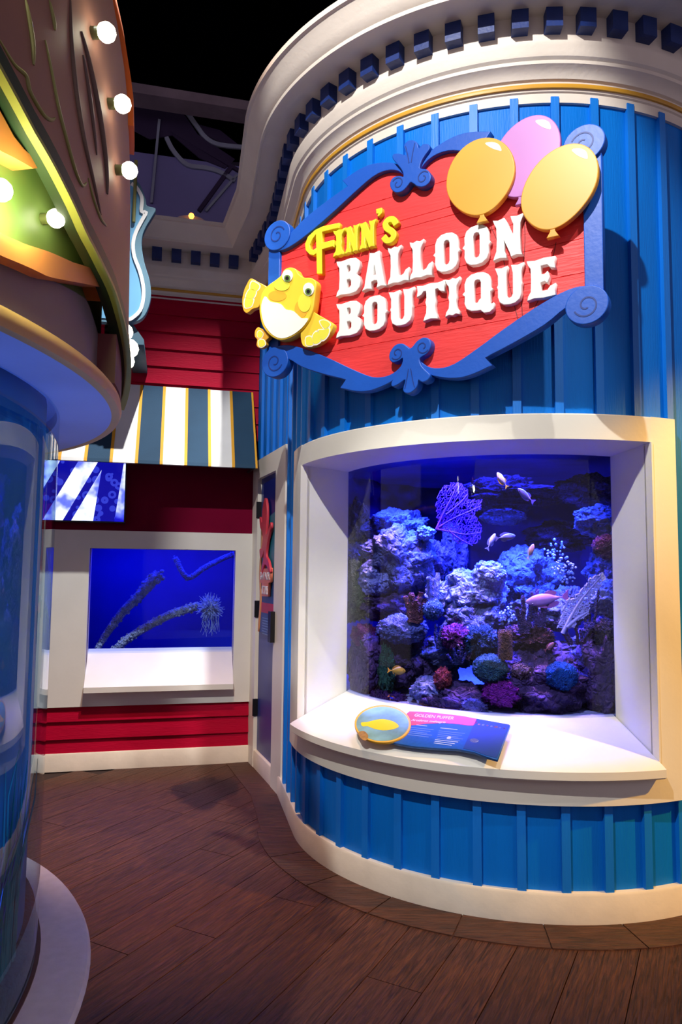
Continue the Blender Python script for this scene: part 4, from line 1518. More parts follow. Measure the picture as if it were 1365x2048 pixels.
def bulb(pos, r, axis, power=0.0):
    v = Vector(pos)
    ax = Vector(axis).normalized()
    o = MB().lathe([(0.0001, -r * 0.98), (r * 0.5, -r * 0.86), (r * 0.86, -r * 0.5), (r, 0), (r * 0.86, r * 0.5), (r * 0.5, r * 0.86), (0.0001, r * 0.98)], 20).build('bulb', BULB, kiosk, 60)
    o.location = v - Vector((KC[0], KC[1], 0))
    s = MB().tube([(v - ax * (r * 2.2)) - Vector((KC[0], KC[1], 0)), (v - ax * (r * 0.75)) - Vector((KC[0], KC[1], 0))], r * 0.62, 12).build('socket', BULBSOCK, kiosk, 40)


for x, y, R0, r in ((2, 380, 1.315, 0.0205), (112, 437, 1.315, 0.0190)):
    q = on_cyl(x, y, KC, R0)
    bulb(q, r, (q.x - KC[0], q.y - KC[1], 0))


def edge_pt(x, y):
    """point of the pixel's ray nearest the kiosk axis, i.e. on the crown's outline"""
    d = ray(x, y)
    t = (KC[0] * d.x + KC[1] * d.y) / (d.x ** 2 + d.y ** 2)
    return ORI + d * t


for x, y, r in ((213, 65, 0.021), (245, 208, 0.0205), (259, 341, 0.020), (249, 664, 0.024), (258, 697, 0.027), (251, 722, 0.025)):
    q = edge_pt(x, y)
    if y < 400:
        for _ in range(4):
            q = on_cyl(x, y, KC, 1.380 + tap(q.z) + r * 0.6)
    bulb(q, r, (q.x - KC[0], q.y - KC[1], 0))
point('kiosk_bulb_light', on_cyl(55, 410, KC, 1.36), 2.4, (0.85, 1.0, 0.45), 0.03)
for a_ in (-42, -30, -18, -6, 6, 18, 30):
    q = Vector((KC[0] + 1.164 * math.cos(R_(a_)), KC[1] + 1.164 * math.sin(R_(a_)), 1.888))
    o = area('kiosk_tank_light', q, q - Vector((0, 0, 1)), 30, (0.10, 0.38, 1.0), 0.02, 0.22, 120)
    o.rotation_euler.z = R_(a_)
for a_ in (-45, -30, -15, 0, 15, 30):
    q = Vector((KC[0] + 1.25 * math.cos(R_(a_)), KC[1] + 1.25 * math.sin(R_(a_)), 0.41))
    spot('kiosk_soffit_fill', q, q + Vector((0, 0, 1)), 7, (0.20, 0.36, 1.0), 50, 0.6, 0.01)  # blue fill spots added to brighten the canopy soffit from below

# seagrass planted in the kiosk tank
GRS = [mat('seagrass_teal', (40, 150, 160), 0.6, 0.2, 10), mat('seagrass_blue', (50, 110, 190), 0.6, 0.2, 10), mat('seagrass_green', (60, 140, 110), 0.6, 0.2, 10)]
gl = ['tall teal seagrass tuft at the right edge of the kiosk tank', 'leaning blue seagrass tuft beside the tall teal one in the kiosk',
      'short green seagrass tuft low in the kiosk tank', 'wide teal seagrass tuft near the left picture edge in the kiosk',
      'thin blue seagrass tuft in the middle of the kiosk tank', 'low sprawling green seagrass tuft at the kiosk tank front']
rnd = random.Random(11)
for i, (a, h, k) in enumerate(((8, 0.52, 0), (2, 0.40, 1), (-4, 0.26, 2), (-20, 0.46, 0), (-10, 0.55, 1), (-14, 0.22, 2))):
    g = MB()
    c = Vector((KC[0] + 1.10 * math.cos(R_(a)), KC[1] + 1.10 * math.sin(R_(a)), 0.47))
    for j in range(16):
        dx, dy = rnd.uniform(-0.05, 0.05), rnd.uniform(-0.05, 0.05)
        lx, ly = rnd.uniform(-0.16, 0.16), rnd.uniform(-0.16, 0.16)
        hh = h * rnd.uniform(0.55, 1.0)
        P = []
        for t in range(6):
            q = Vector((c.x + dx + lx * (t / 5) ** 1.6, c.y + dy + ly * (t / 5) ** 1.6))
            d = q - Vector(KC)
            d = d.normalized() * min(max(d.length, 1.155), 1.178)
            P.append((KC[0] + d.x, KC[1] + d.y, c.z + hh * t / 5))
        g.tube(P, lambda t: 0.006 * (1 - t * 0.85), 4)
    tag(g.build('seagrass', GRS[k], None, 60), gl[i], 'seagrass', 'seagrass tufts in the kiosk tank')

# ------------------------------------------------------------------ scalloped light-blue sign beyond the kiosk
hs_ = empty('scalloped_sign', KX, BW, 'pale blue scalloped sign with white inner line beside the crimson clapboards', 'sign')
PH = 0.75


def z5(L, p=PH):
    return [bw(x / 4.2656, 300 + y / 4.2656, p) for x, y in L]


outer = z5([(1120, 240), (1190, 290), (1240, 420), (1252, 476), (1325, 500), (1300, 560), (1230, 680), (1205, 790), (1230, 960), (1275, 1110), (1285, 1250), (1250, 1380), (1190, 1450), (1080, 1482)])
inner = z5([(1120, 275), (1160, 303), (1202, 370), (1212, 425), (1206, 515), (1247, 520), (1215, 582), (1160, 690), (1135, 790), (1147, 900), (1192, 1020), (1222, 1150), (1222, 1260), (1195, 1360), (1125, 1428), (1080, 1440)], PH + 0.03)
mx0 = bw(225, 480, PH)[0]
cut('plate', [smooth_loop(outer, 3, False) + [(2 * mx0 - x, z) for x, z in smooth_loop(outer, 3, False)[::-1]]], PH - 0.05, PH, mat('scallop_teal_grey', (92, 132, 150), 0.55, 0.06), hs_, 0.004)
innr = smooth_loop(inner, 3, False)
cut('face', [[(x, z) for x, z in innr] + [(2 * mx0 - x, z) for x, z in innr[::-1]]], PH - 0.002, PH + 0.006, mat('scallop_sky_blue', (110, 176, 214), 0.5, 0.05), hs_)
cut('white_line', [stroke(innr, 0.022)], PH + 0.004, PH + 0.016, SIGNWHITE, hs_)
br = z5([(1090, 1470), (1140, 1478), (1226, 1600), (1226, 1645), (1080, 1640)], PH)
cut('bracket', [br], 0.02, PH - 0.04, mat('scallop_bracket_teal', (70, 104, 120), 0.6, 0.1), hs_)
xq, zq = bw(272, 316, PH + 0.05)
xr, zr = bw(267, 440, PH + 0.05)
MB().tube([(xq, -PH - 0.02, zq), (xr, -PH - 0.02, zr)], 0.011, 8).build('pole', mat('olive_pole', (130, 128, 70), 0.5, 0.1), hs_, 60)
MB().box(mx0 - 0.02, mx0 + 0.02, 0.02 - PH, 0.0, 2.95, 3.0).build('wall_arm', BLACK, hs_)

# ------------------------------------------------------------------ inside the tower tank
TB = mat('dark_blue_tank_lining', (26, 36, 130), 0.9, 0.3, 3, 0.3, 12)
v, f = [], []
NA, NZ = 150, 56
for i_ in range(NA + 1):
    a_ = -68.5 + (195.5 - -68.5) * i_ / NA
    for j_ in range(NZ + 1):
        z_ = 0.70 + 1.32 * j_ / NZ
        q_ = Vector((math.cos(R_(a_)) * 2.2, math.sin(R_(a_)) * 2.2, z_ * 2.6))
        d_ = max(0.0, noise.fractal(q_, 0.8, 2.0, 4) + 0.35) * 0.20 + abs(noise.noise(q_ * 5)) * 0.05
        if i_ in (0, NA) or i_ in (1, NA - 1):
            d_ = 0.16 if i_ in (0, NA) else 0.08
        v.append(tpt(a_, 1.135 - d_, z_))
for i_ in range(NA):
    for j_ in range(NZ):
        k_ = i_ * (NZ + 1) + j_
        f.append((k_, k_ + NZ + 1, k_ + NZ + 2, k_ + 1))
shell = mesh_obj('tank_lining', v, f, TB, None, True)
tag(shell, 'dark blue rock-textured lining at the back of the tower tank', None, None, 'structure')
MB().lathe([(0.0001, 2.02), (1.13, 2.02), (1.13, 2.04), (0.0001, 2.04)], 60, 0, 360, TC[0], TC[1]).build('tank_lid', TB, shell, 40)
SAND = mat('pale_coral_sand', (200, 196, 190), 0.9, 0.2, 60, 0.7, 90)
sb = MB().lathe([(0.0001, 0.70), (0.95, 0.70), (0.95, 0.765), (0.6, 0.79), (0.0001, 0.80)], 60, 0, 360, TC[0], TC[1]).build('sand_bed', SAND, shell, 60)
sb['kind'] = 'stuff'
for a_, e_ in ((-152, 34), (-130, 38), (-106, 38), (-84, 34)):
    area('tank_lamp', tpt(a_, 0.74, 2.005), tpt(a_, 0.30, 0.8), e_ * 0.95, (0.03, 0.07, 1.0), 0.26, 0.14, 80)
for a_ in (-150, -128, -106, -84):
    area('tank_front_fill', tpt(a_, 0.86, 2.005), tpt(a_, 0.78, 0.8), 1.7, (1.0, 0.55, 0.75), 0.22, 0.04, 45)  # pink fill added to lift the front corals behind the tinted pane
area('tank_rear_lamp', (TC[0] - 0.1, TC[1] + 0.15, 2.0), (TC[0] - 0.1, TC[1] + 0.15, 0.8), 30, (0.03, 0.05, 1.0), 1.1, 0.7, 120)


def rock_mat(name, rgb, var=0.35, bump=0.9, scale=9.0, vor=28.0):
    if name in MATS:
        return MATS[name]
    m = mat(name, rgb, 0.85, var, scale, 0.0)
    nt = m.node_tree
    b = nt.nodes['Principled BSDF']
    tc = nt.nodes.new('ShaderNodeTexCoord')
    vo = nt.nodes.new('ShaderNodeTexVoronoi')
    vo.feature = 'DISTANCE_TO_EDGE'
    vo.inputs['Scale'].default_value = vor
    nz = nt.nodes.new('ShaderNodeTexNoise')
    nz.inputs['Scale'].default_value = vor * 0.5
    nz.inputs['Detail'].default_value = 6
    nt.links.new(tc.outputs['Object'], nz.inputs['Vector'])
    vm = nt.nodes.new('ShaderNodeVectorMath')
    vm.operation = 'MULTIPLY_ADD'
    vm.inputs[1].default_value = (0.06, 0.06, 0.06)
    nt.links.new(nz.outputs['Color'], vm.inputs[0])
    nt.links.new(tc.outputs['Object'], vm.inputs[2])
    nt.links.new(vm.outputs[0], vo.inputs['Vector'])
    ad = nt.nodes.new('ShaderNodeMath')
    ad.operation = 'ADD'
    nt.links.new(vo.outputs['Distance'], ad.inputs[0])
    nt.links.new(nz.outputs['Fac'], ad.inputs[1])
    bp = nt.nodes.new('ShaderNodeBump')
    bp.inputs['Strength'].default_value = bump
    bp.inputs['Distance'].default_value = 0.045
    nt.links.new(ad.outputs[0], bp.inputs['Height'])
    nt.links.new(bp.outputs[0], b.inputs['Normal'])
    return m


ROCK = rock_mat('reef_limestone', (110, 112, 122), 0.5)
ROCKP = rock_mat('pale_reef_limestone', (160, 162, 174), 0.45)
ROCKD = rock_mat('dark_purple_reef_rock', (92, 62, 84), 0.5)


def tank(zx, zy, depth):
    """pixel in the close-up of the tank -> world point a given distance behind the glass"""
    x, y = 660 + zx / 2.275, 880 + zy / 2.275
    g = on_cyl(x, y, TC, 0.955)
    return g + (g - ORI).normalized() * depth


def sz(zpx, p):
    return zpx / 2.275 / F_PX * (p - ORI).length


def keep_in(o, lim=0.948):
    """flatten whatever would poke through the curved pane against its inner face"""
    rot = Matrix.Rotation(o.rotation_euler.z, 3, 'Z')
    for v in o.data.vertices:
        q = rot @ v.co + o.location
        dx, dy = q.x - TC[0], q.y - TC[1]
        r = math.hypot(dx, dy)
        ang = math.degrees(math.atan2(dy, dx))
        m_ = lim if -164 < ang < -68 else 1.12
        if r > m_:
            q.x, q.y = TC[0] + dx / r * m_, TC[1] + dy / r * m_
        q.z = max(q.z, 0.705)
        v.co = rot.transposed() @ (q - o.location)


def rock(zx, zy, wx, wz, depth, m, label, seed, rot=0.0, amp=0.35, thick=None, fine=0.10):
    p = tank(zx, zy, depth)
    a, c = sz(wx, p) / 2, sz(wz, p) / 2
    t = thick or (a + c) / 2
    o = blob('reef_rock', p, (a, t, c), m, seed, amp, 1.9, 5, None, (0, 0, rot), fine, True)
    keep_in(o)
    return tag(o, label, 'rock', 'limestone rocks in the tower tank')


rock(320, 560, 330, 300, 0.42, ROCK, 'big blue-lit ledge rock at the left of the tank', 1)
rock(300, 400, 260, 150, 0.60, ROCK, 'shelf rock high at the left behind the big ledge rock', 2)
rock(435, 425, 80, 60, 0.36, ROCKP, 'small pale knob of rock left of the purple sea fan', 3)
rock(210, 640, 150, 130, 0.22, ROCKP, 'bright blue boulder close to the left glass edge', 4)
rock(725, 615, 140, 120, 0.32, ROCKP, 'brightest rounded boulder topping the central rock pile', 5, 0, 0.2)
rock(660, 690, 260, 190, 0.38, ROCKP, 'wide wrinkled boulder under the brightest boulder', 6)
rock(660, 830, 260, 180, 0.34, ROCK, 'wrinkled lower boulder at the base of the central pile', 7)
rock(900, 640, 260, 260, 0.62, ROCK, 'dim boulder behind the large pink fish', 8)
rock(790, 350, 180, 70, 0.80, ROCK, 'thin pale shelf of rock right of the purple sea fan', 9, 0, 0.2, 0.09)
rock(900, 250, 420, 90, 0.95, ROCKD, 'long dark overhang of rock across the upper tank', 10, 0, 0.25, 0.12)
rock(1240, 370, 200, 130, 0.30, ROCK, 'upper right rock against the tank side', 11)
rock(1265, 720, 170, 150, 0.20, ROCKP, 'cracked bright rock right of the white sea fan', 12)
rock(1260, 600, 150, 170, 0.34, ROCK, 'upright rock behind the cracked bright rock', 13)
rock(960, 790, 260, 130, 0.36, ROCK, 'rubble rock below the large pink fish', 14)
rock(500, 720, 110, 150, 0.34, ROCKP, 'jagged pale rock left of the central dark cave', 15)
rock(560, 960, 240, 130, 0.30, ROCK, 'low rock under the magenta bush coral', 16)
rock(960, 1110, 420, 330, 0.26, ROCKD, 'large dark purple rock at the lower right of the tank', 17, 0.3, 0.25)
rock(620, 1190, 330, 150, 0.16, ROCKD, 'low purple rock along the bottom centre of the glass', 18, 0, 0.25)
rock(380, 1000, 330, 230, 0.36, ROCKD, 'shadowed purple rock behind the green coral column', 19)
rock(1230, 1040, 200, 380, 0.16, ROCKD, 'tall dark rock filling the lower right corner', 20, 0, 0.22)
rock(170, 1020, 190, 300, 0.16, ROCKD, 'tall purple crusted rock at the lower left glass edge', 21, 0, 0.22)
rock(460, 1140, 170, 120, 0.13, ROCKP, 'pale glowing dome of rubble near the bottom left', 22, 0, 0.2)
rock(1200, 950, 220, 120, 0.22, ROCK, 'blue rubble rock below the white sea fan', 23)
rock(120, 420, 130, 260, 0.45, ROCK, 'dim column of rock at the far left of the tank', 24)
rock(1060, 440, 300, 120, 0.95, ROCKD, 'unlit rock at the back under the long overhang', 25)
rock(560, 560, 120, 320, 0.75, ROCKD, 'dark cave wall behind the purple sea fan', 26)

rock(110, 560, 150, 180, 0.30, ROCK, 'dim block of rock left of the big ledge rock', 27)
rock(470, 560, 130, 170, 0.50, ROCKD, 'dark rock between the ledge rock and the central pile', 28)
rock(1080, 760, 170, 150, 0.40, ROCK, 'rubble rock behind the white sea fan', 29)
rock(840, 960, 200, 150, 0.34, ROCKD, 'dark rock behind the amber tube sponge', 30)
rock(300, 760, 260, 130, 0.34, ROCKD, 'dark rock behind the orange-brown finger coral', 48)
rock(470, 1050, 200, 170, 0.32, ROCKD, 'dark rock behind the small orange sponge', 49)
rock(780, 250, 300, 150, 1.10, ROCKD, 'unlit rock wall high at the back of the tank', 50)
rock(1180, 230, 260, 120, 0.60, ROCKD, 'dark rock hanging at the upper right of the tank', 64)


def coral(zx, zy, wx, wz, depth, m, label, seed, amp=0.18, fine=0.16, name='coral', freq=2.6, sub=5):
    p = tank(zx, zy, depth)
    a, c = sz(wx, p) / 2, sz(wz, p) / 2
    o = blob(name, p, (a, (a + c) / 2, c), m, seed, amp, freq, sub, None, (0, 0, seed), fine, True)
    keep_in(o)
    return tag(o, label, 'coral', 'corals in the tower tank')


cm = lambda n, c, v=0.4: rock_mat(n, c, v, 1.0, 30, 60)
coral(330, 860, 210, 120, 0.16, cm('grey_blue_coral', (150, 160, 200)), 'wide grey-blue dome coral at the left', 31)
coral(575, 895, 130, 90, 0.17, cm('magenta_bush', (170, 60, 120)), 'magenta bush coral near the tank centre', 32, 0.3, 0.3)
coral(690, 915, 120, 110, 0.17, cm('dark_green_leaf', (40, 80, 86)), 'dark green leafy coral right of the magenta bush', 33, 0.35, 0.35)
coral(730, 1040, 145, 115, 0.06, cm('green_brain', (70, 120, 96)), 'grey-green brain coral at the bottom centre', 34, 0.08, 0.12)
coral(1052, 1075, 130, 110, 0.06, cm('teal_star', (20, 110, 160)), 'teal-blue star coral at the lower right', 35, 0.12, 0.16)
coral(780, 1150, 180, 100, 0.07, cm('hot_magenta', (196, 40, 150)), 'hot magenta soft coral under the green brain coral', 36, 0.25, 0.25)
coral(515, 1088, 60, 80, 0.07, cm('orange_sponge', (206, 80, 50)), 'small orange-red sponge at the bottom left', 37, 0.3, 0.3)
coral(258, 1050, 54, 165, 0.05, cm('green_column', (60, 130, 60)), 'green algae column beside the yellow fish', 38, 0.3, 0.3)
coral(96, 690, 76, 250, 0.06, cm('olive_crust', (120, 140, 60)), 'olive-green crust coral on the left glass edge', 39, 0.2, 0.2)
coral(1262, 485, 105, 95, 0.10, cm('dusky_pink', (150, 70, 90)), 'dusky pink coral head at the right glass edge', 40, 0.15, 0.2)
coral(150, 890, 130, 90, 0.10, cm('wine_crust', (150, 40, 80)), 'wine-red crust coral at the lower left', 41, 0.25, 0.2)
coral(870, 1060, 90, 70, 0.09, cm('brown_speckle', (150, 110, 90)), 'brown speckled coral right of the green brain coral', 42, 0.2, 0.25)
coral(910, 900, 190, 110, 0.20, cm('rust_crust', (110, 60, 50)), 'rusty crust coral topping the large dark rock', 43, 0.25, 0.25)
coral(1240, 880, 130, 110, 0.10, cm('umber_coral', (60, 44, 44)), 'umber coral mound below the white sea fan', 44, 0.2, 0.25)
coral(470, 775, 80, 70, 0.14, cm('pale_teal_coral', (110, 150, 180)), 'pale teal coral knob right of the orange fingers', 45, 0.2, 0.3)
coral(650, 1215, 110, 60, 0.04, cm('pale_violet_coral', (160, 150, 190)), 'small pale violet coral at the bottom edge', 46, 0.25, 0.3)
coral(250, 1190, 170, 90, 0.05, cm('plum_crust', (110, 50, 96)), 'plum crust coral at the bottom left glass corner', 47, 0.2, 0.25)


def fingers(zx, zy, hz, n, spread, depth, m, label, seed, rad=9, name='finger_coral'):
    r = random.Random(seed)
    p = tank(zx, zy, depth)
    u = sz(1, p)
    g = MB()
    right = Vector((1, 0, 0))
    for i in range(n):
        sx = (i / max(n - 1, 1) - 0.5) * 2
        top = p + right * (sx * spread * u * 0.5 + r.uniform(-4, 4) * u) + Vector((0, r.uniform(-0.02, 0.02), hz * u * r.uniform(0.6, 1.0)))
        base = p + right * (sx * spread * u * 0.2)
        mid = base.lerp(top, 0.5) + right * (r.uniform(-8, 8) * u)
        g.tube(smooth_loop([tuple(base), tuple(mid), tuple(top)], 5, False), lambda t: rad * u * (1.0 - 0.3 * t) * (1 + 0.25 * math.sin(t * 23 + i)), 8)
    return tag(g.build(name, m, None, 60), label, 'coral', 'corals in the tower tank')


fingers(885, 880, 170, 3, 60, 0.10, cm('dark_violet_finger', (70, 50, 90)), 'dark violet finger coral below the large pink fish', 51, 14)
fingers(955, 850, 170, 4, 80, 0.14, cm('violet_finger', (96, 70, 120)), 'branching violet finger coral in front of the large pink fish', 52, 11)
fingers(390, 830, 150, 5, 90, 0.12, cm('orange_brown_finger', (150, 86, 60)), 'orange-brown finger coral left of centre', 53, 17)
fingers(470, 730, 130, 3, 50, 0.22, cm('grey_tube', (150, 150, 170)), 'ribbed grey tube coral beside the jagged pale rock', 54, 14)
fingers(1185, 830, 170, 3, 90, 0.07, cm('black_branch', (30, 26, 44)), 'black branching coral against the white sea fan', 55, 6)
fingers(1130, 930, 90, 6, 160, 0.09, cm('wine_branch', (80, 36, 60)), 'wine branching coral at the foot of the white sea fan', 56, 8)
fingers(580, 1020, 70, 5, 80, 0.08, cm('navy_branch', (40, 36, 80)), 'navy branching coral left of the green brain coral', 57, 8)
fingers(615, 1000, 80, 4, 70, 0.12, cm('tan_branch', (150, 100, 96)), 'tan branching coral behind the navy branches', 58, 9)
fingers(500, 950, 110, 2, 20, 0.10, cm('slate_tube', (50, 54, 90)), 'slate pipe coral left of the magenta bush', 59, 10)
# tube sponge
p = tank(800, 1000, 0.05)
u = sz(1, p)
ts = MB().lathe([(0.0001, 0), (30 * u, 0), (33 * u, 30 * u), (30 * u, 70 * u), (32 * u, 118 * u), (26 * u, 130 * u), (16 * u, 128 * u), (14 * u, 100 * u), (0.0001, 98 * u)], 24)
o = ts.build('tube_sponge', cm('amber_sponge', (150, 96, 40), 0.6), None, 60)
o.location = p
tag(o, 'stout amber tube sponge right of the tank centre', 'sponge')


def polyps(zx, zy, wx, wz, n, depth, label, seed, m):
    r = random.Random(seed)
    p = tank(zx, zy, depth)
    u = sz(1, p)
    bm = bmesh.new()
    for i in range(n):
        a = r.uniform(0, 2 * PI)
        q = math.sqrt(r.random())
        c = p + Vector((q * math.cos(a) * wx / 2 * u, r.uniform(-0.01, 0.01), q * math.sin(a) * wz / 2 * u))
        bmesh.ops.create_icosphere(bm, subdivisions=1, radius=r.uniform(4.0, 7.5) * u, matrix=Matrix.Translation(c))
    me = bpy.data.meshes.new('polyp_coral')
    bm.to_mesh(me)
    bm.free()
    me.materials.append(m)
    o = bpy.data.objects.new('polyp_coral', me)
    link(o)
    tag(o, label, 'coral', 'corals in the tower tank', 'stuff')


PO = mat('pale_polyp', (170, 200, 220), 0.6, 0.1)
polyps(1070, 595, 110, 110, 60, 0.10, 'cluster of round pale polyps above the white sea fan', 61, PO)
polyps(1030, 510, 110, 110, 34, 0.30, 'faint dim polyps behind the round pale cluster', 62, PO)
polyps(820, 795, 100, 75, 42, 0.12, 'cluster of pale polyps beside the violet fingers', 63, PO)


def sea_fan(zx0, zy0, outline, depth, m, label, seed, cell, rad, veins):
    """flat lattice fan: jittered net inside an outline given in close-up pixels"""
    r = random.Random(seed)
    P0 = tank(zx0, zy0, depth)
    n = (ORI - P0)
    n.z = 0
    n.normalize()
    u = sz(1, P0)

    def at(x, y):
        X, Y = 660 + x / 2.275, 880 + y / 2.275
        return on_plane(X, Y, P0, n)

    def inside(x, y):
        c = False
        j = len(outline) - 1
        for i in range(len(outline)):
            xi, yi = outline[i]
            xj, yj = outline[j]
            if (yi > y) != (yj > y) and x < (xj - xi) * (y - yi) / (yj - yi) + xi:
                c = not c
            j = i
        return c
    xs = [p[0] for p in outline]
    ys = [p[1] for p in outline]
    pts = {}
    nx, ny = int((max(xs) - min(xs)) / cell) + 2, int((max(ys) - min(ys)) / cell) + 2
    for i in range(nx):
        for j in range(ny):
            x = min(xs) + (i + 0.5 * (j % 2)) * cell + r.uniform(-0.32, 0.32) * cell
            y = min(ys) + j * cell * 0.87 + r.uniform(-0.32, 0.32) * cell
            if inside(x, y):
                pts[(i, j)] = (x, y)
    g = MB()
    for (i, j), q in pts.items():
        nb = [(i + 1, j), (i, j + 1), (i + (1 if j % 2 else -1), j + 1)]
        for k in nb:
            if k in pts and r.random() < 0.74:
                g.tube([at(*q), at(*pts[k])], rad * u, 3, False)
    o = g.build('sea_fan', m, None, 60)
    for L in veins:
        MB().tube([tuple(at(*q)) for q in smooth_loop(L, 4, False)], lambda t: rad * u * (3.0 - 2.0 * t), 6).build('vein', m, o, 60)
    tag(o, label, 'sea fan')


sea_fan(590, 350, [(490, 400), (478, 300), (500, 220), (545, 188), (600, 190), (640, 235), (625, 260), (695, 265), (695, 320), (660, 330), (700, 400), (690, 450), (650, 490), (600, 505), (560, 460), (540, 425)],
        0.30, mat('purple_sea_fan', (140, 46, 150), 0.7, 0.2, 20), 'purple lattice sea fan hanging in the upper tank', 71, 10.5, 1.7,
        ([(485, 405), (540, 370), (600, 340), (690, 300)], [(485, 405), (520, 330), (560, 250), (580, 200)], [(485, 405), (560, 420), (620, 430), (690, 420)], [(540, 410), (590, 450), (650, 480)], [(530, 340), (590, 290), (630, 245)]))
sea_fan(1150, 740, [(1030, 860), (1050, 800), (1070, 730), (1140, 690), (1145, 655), (1190, 625), (1250, 595), (1255, 640), (1215, 700), (1190, 730), (1180, 800), (1130, 830), (1090, 890), (1040, 880)],
        0.05, mat('white_sea_fan', (226, 216, 232), 0.7, 0.1, 20), 'white lattice sea fan at the right of the tank', 72, 11, 3.1,
        ([(1060, 880), (1100, 800), (1150, 720), (1245, 610)], [(1080, 850), (1130, 810), (1180, 780)]))


def fish(zx, zy, L, depth, ang, yaw, cols, label, tall=0.38):
    """fish of length L close-up pixels; ang = tilt in the picture plane, yaw = turn towards the camera"""
    p = tank(zx, zy, depth)
    l = sz(L, p) / max(math.cos(yaw), 0.35)
    root = empty('fish', p, 0, label, 'fish', 'fish swimming in the tower tank')
    root.rotation_euler = (0, -ang, yaw)
    prof = [(-0.5, 0.05), (-0.42, 0.07), (-0.30, 0.20), (-0.12, 0.42), (0.08, 0.5), (0.25, 0.44), (0.38, 0.30), (0.46, 0.16), (0.5, 0.02)]
    prof = smooth_loop(prof, 3, False)
    v, f = [], []
    n = 12
    for x, h in prof:
        for k in range(n):
            q = 2 * PI * k / n
            v.append((x * l * 0.86 + 0.07 * l, h * l * tall * 0.42 * math.cos(q), h * l * tall * math.sin(q)))
    for i in range(len(prof) - 1):
        for k in range(n):
            f.append((i * n + k, i * n + (k + 1) % n, (i + 1) * n + (k + 1) % n, (i + 1) * n + k))
    f.append(tuple(range(n)))
    f.append(tuple((len(prof) - 1) * n + k for k in range(n))[::-1])
    mesh_obj('body', v, f, cols[0], root, True)
    s = l
    cut('tail_fin', [smooth_loop([(-0.34 * s, 0.02 * s), (-0.42 * s, 0.08 * s), (-0.52 * s, 0.15 * s), (-0.48 * s, 0.0), (-0.52 * s, -0.15 * s), (-0.42 * s, -0.08 * s), (-0.34 * s, -0.02 * s)], 2)], -0.004 * s, 0.004 * s, cols[1], root)
    cut('dorsal_fin', [smooth_loop([(-0.22 * s, 0.06 * s), (-0.24 * s, 0.15 * s), (-0.05 * s, tall * 0.5 * s + 0.07 * s), (0.18 * s, tall * 0.5 * s + 0.03 * s), (0.24 * s, 0.12 * s)], 2)], -0.004 * s, 0.004 * s, cols[1], root)
    cut('belly_fin', [smooth_loop([(-0.20 * s, -0.06 * s), (-0.22 * s, -0.14 * s), (-0.06 * s, -tall * 0.5 * s - 0.05 * s), (0.06 * s, -0.12 * s)], 2)], -0.004 * s, 0.004 * s, cols[1], root)
    for sy in (-1, 1):
        e = MB().lathe([(0.0001, -0.022 * s), (0.022 * s, 0), (0.0001, 0.022 * s)], 10).build('eye', BLACK, root, 60)
        e.location = (0.36 * s, sy * 0.056 * s * tall / 0.38, 0.05 * s)
    return root


fc = lambda n, c: mat(n, c, 0.35, 0.12, 30)
W_ = fc('fish_silver_white', (236, 236, 230))
fish(785, 182, 78, 0.16, R_(128), 0.3, (W_, fc('fish_lemon', (236, 190, 50))), 'white and yellow fish diving near the top of the tank', 0.36)
fish(893, 252, 94, 0.17, R_(142), 0.2, (fc('fish_violet', (206, 186, 250)), fc('fish_violet_fin', (130, 110, 210))), 'slim violet fish angled below the white and yellow one', 0.30)
fish(735, 462, 80, 0.16, R_(60), 0.3, (fc('fish_pale_blue', (210, 216, 236)), fc('fish_pale_blue_fin', (140, 150, 190))), 'pale blue fish rising beside the purple sea fan', 0.28)
fish(800, 442, 95, 0.20, R_(8), 0.2, (fc('fish_brown_grey', (130, 130, 130)), fc('fish_grey_fin', (110, 112, 120))), 'brownish grey fish crossing behind the pale blue one', 0.32)
fish(915, 508, 68, 0.15, R_(62), 0.5, (fc('fish_amber', (220, 170, 120)), W_), 'small amber and white fish in mid tank', 0.36)
fish(990, 724, 200, 0.12, R_(188), 0.15, (fc('fish_pink', (226, 160, 196)), fc('fish_pink_fin', (206, 120, 160))), 'large pink fish in front of the dim boulder', 0.26)
fish(305, 1050, 80, 0.03, R_(-4), 0.15, (fc('fish_golden', (236, 186, 40)), fc('fish_golden_fin', (226, 160, 40))), 'bright yellow fish low beside the green column', 0.46)
fish(1000, 940, 56, 0.06, R_(35), 0.3, (fc('fish_salmon', (210, 130, 110)), fc('fish_salmon_fin', (190, 100, 90))), 'small salmon fish above the dark purple rock', 0.34)
fish(1290, 388, 50, 0.03, R_(80), 0.6, (fc('fish_ivory', (220, 220, 214)), W_), 'ivory fish half hidden at the right glass edge', 0.5)
fish(285, 1178, 46, 0.02, R_(-40), 0.2, (fc('fish_royal', (40, 70, 200)), fc('fish_orange', (236, 130, 40))), 'tiny blue fish with orange tail at the bottom left', 0.36)

# ------------------------------------------------------------------ inside the back-wall tank
TB2 = mat('blue_tank_lining', (20, 40, 150), 0.9, 0.2, 2)
t2 = MB()
t2.box(-1.5, 0.08, 0.95, 1.0, 0.6, 1.8).box(-1.5, -1.45, 0.115, 0.95, 0.6, 1.8).box(0.06, 0.08, 0.115, 0.95, 0.6, 1.8).box(-1.45, 0.06, 0.115, 0.95, 0.6, 0.66).box(-1.45, 0.06, 0.115, 0.95, 1.74, 1.8)
t2 = at_bw(t2.build('tank_box', TB2))
tag(t2, 'deep blue lining of the tank behind the rectangular window', None, None, 'structure')
lamp = area('blue_tank_lamp', (0, 0, 0), (0, 0, -1), 13, (0.01, 0.02, 1.0), 1.1, 0.5)
q = Matrix.Translation(Vector(KX)) @ Matrix.Rotation(BW, 4, 'Z')
lamp.matrix_world = q @ Matrix.Translation(Vector((-0.68, 0.45, 1.72)))
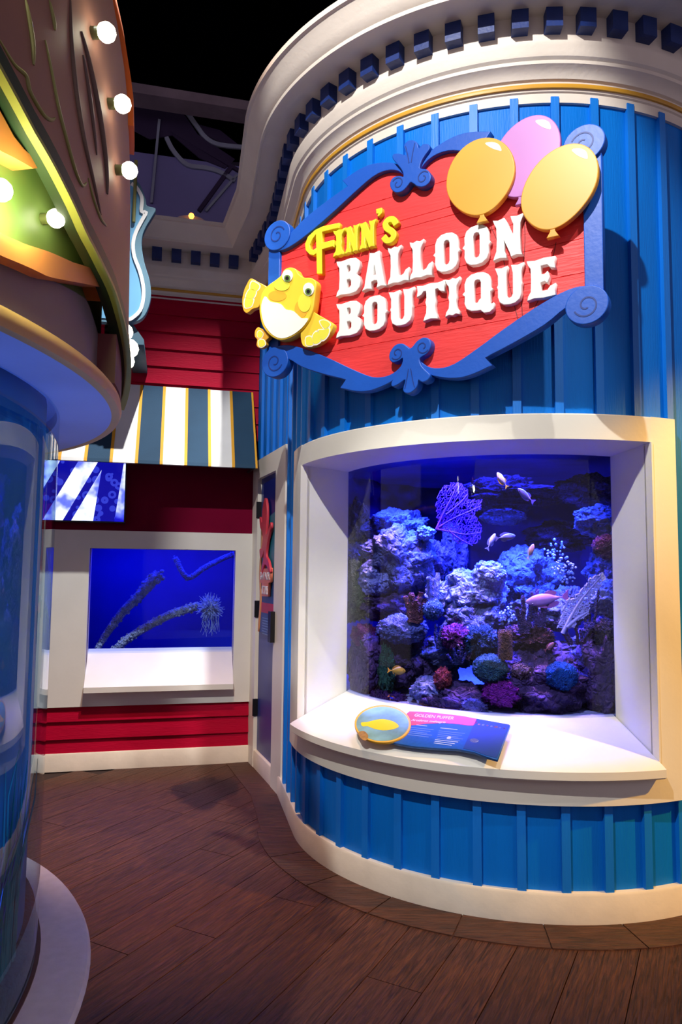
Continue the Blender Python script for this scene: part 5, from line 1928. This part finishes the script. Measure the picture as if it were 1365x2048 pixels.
ENC = rock_mat('encrusted_branch', (190, 205, 236), 0.4, 1.0, 30, 50)


def bpt(x, y, p):
    lx, lz = bw(x, y, p)
    return (lx, -p, lz)


def branch(name, L, p0, p1, rad, label, seed, dens=120):
    r = random.Random(seed)
    n = len(L)
    P = smooth_loop([bpt(x, y, p0 + (p1 - p0) * i / (n - 1)) for i, (x, y) in enumerate(L)], 6, False)
    root = empty(name, KX, BW, label, 'branch', 'encrusted branches in the back tank')
    MB().tube(P, rad, 10).build('stem', ENC, root, 60)
    bm = bmesh.new()
    for i in range(dens):
        t = r.random()
        q = Vector(P[int(t * (len(P) - 1))])
        d = Vector((r.gauss(0, 1), r.gauss(0, 1), r.gauss(0, 1))).normalized()
        bmesh.ops.create_icosphere(bm, subdivisions=1, radius=rad(t) * r.uniform(0.2, 0.45), matrix=Matrix.Translation(q + d * rad(t) * 1.0))
    me = bpy.data.meshes.new('crust')
    bm.to_mesh(me)
    bm.free()
    me.materials.append(ENC)
    o = bpy.data.objects.new('crust', me)
    link(o, root)
    o['kind'] = 'stuff'


branch('coral_branch', [(195, 1298), (215, 1265), (245, 1225), (280, 1190), (300, 1165), (318, 1150)], -0.25, -0.35, lambda t: 0.022 + 0.028 * t, 'left slanting encrusted branch in the back wall tank', 81, 150)
branch('coral_branch', [(230, 1300), (260, 1275), (300, 1250), (340, 1230), (372, 1219), (392, 1213)], -0.2, -0.28, lambda t: 0.030 + 0.004 * t, 'lower right encrusted branch leading to the anemone', 82, 150)
branch('coral_branch', [(350, 1115), (375, 1155), (410, 1135), (450, 1115), (480, 1105)], -0.45, -0.5, lambda t: 0.022, 'faint upper right branch in the back wall tank', 83, 80)
an = empty('anemone', KX, BW, 'round blue sea anemone with many short tentacles in the back tank', 'anemone')
r = random.Random(5)
c = Vector(bpt(420, 1215, -0.24))
g = MB()
for i in range(230):
    d = Vector((r.gauss(0, 1), r.gauss(0, 1) - 0.3, r.gauss(0, 1))).normalized()
    a = c + d * 0.05
    b2 = c + d * r.uniform(0.085, 0.115) + Vector((r.uniform(-0.02, 0.02), 0, r.uniform(-0.02, 0.02)))
    g.tube([a, a.lerp(b2, 0.5) + Vector((r.uniform(-.008, .008), 0, r.uniform(-.008, .008))), b2], lambda t: 0.0042 * (1 - 0.5 * t), 4)
tn = g.build('tentacles', mat('anemone_pale_blue', (150, 170, 220), 0.6, 0.1), an, 60)
tn['kind'] = 'stuff'
blob('body', c, (0.065, 0.065, 0.065), ENC, 9, 0.1, 2, 3, an)
g = MB()
for i in range(26):
    x0 = r.uniform(-0.06, 0.07)
    l = r.uniform(0.08, 0.17)
    a = c + Vector((x0, r.uniform(-0.04, 0.04), -0.05))
    g.tube([a, a + Vector((r.uniform(-.02, .02), 0, -l * 0.5)), a + Vector((r.uniform(-.035, .035), 0, -l))], lambda t: 0.004 * (1 - 0.5 * t), 4)
g.build('drooping_tentacles', mat('anemone_pale_blue', (150, 170, 220)), an, 60)['kind'] = 'stuff'
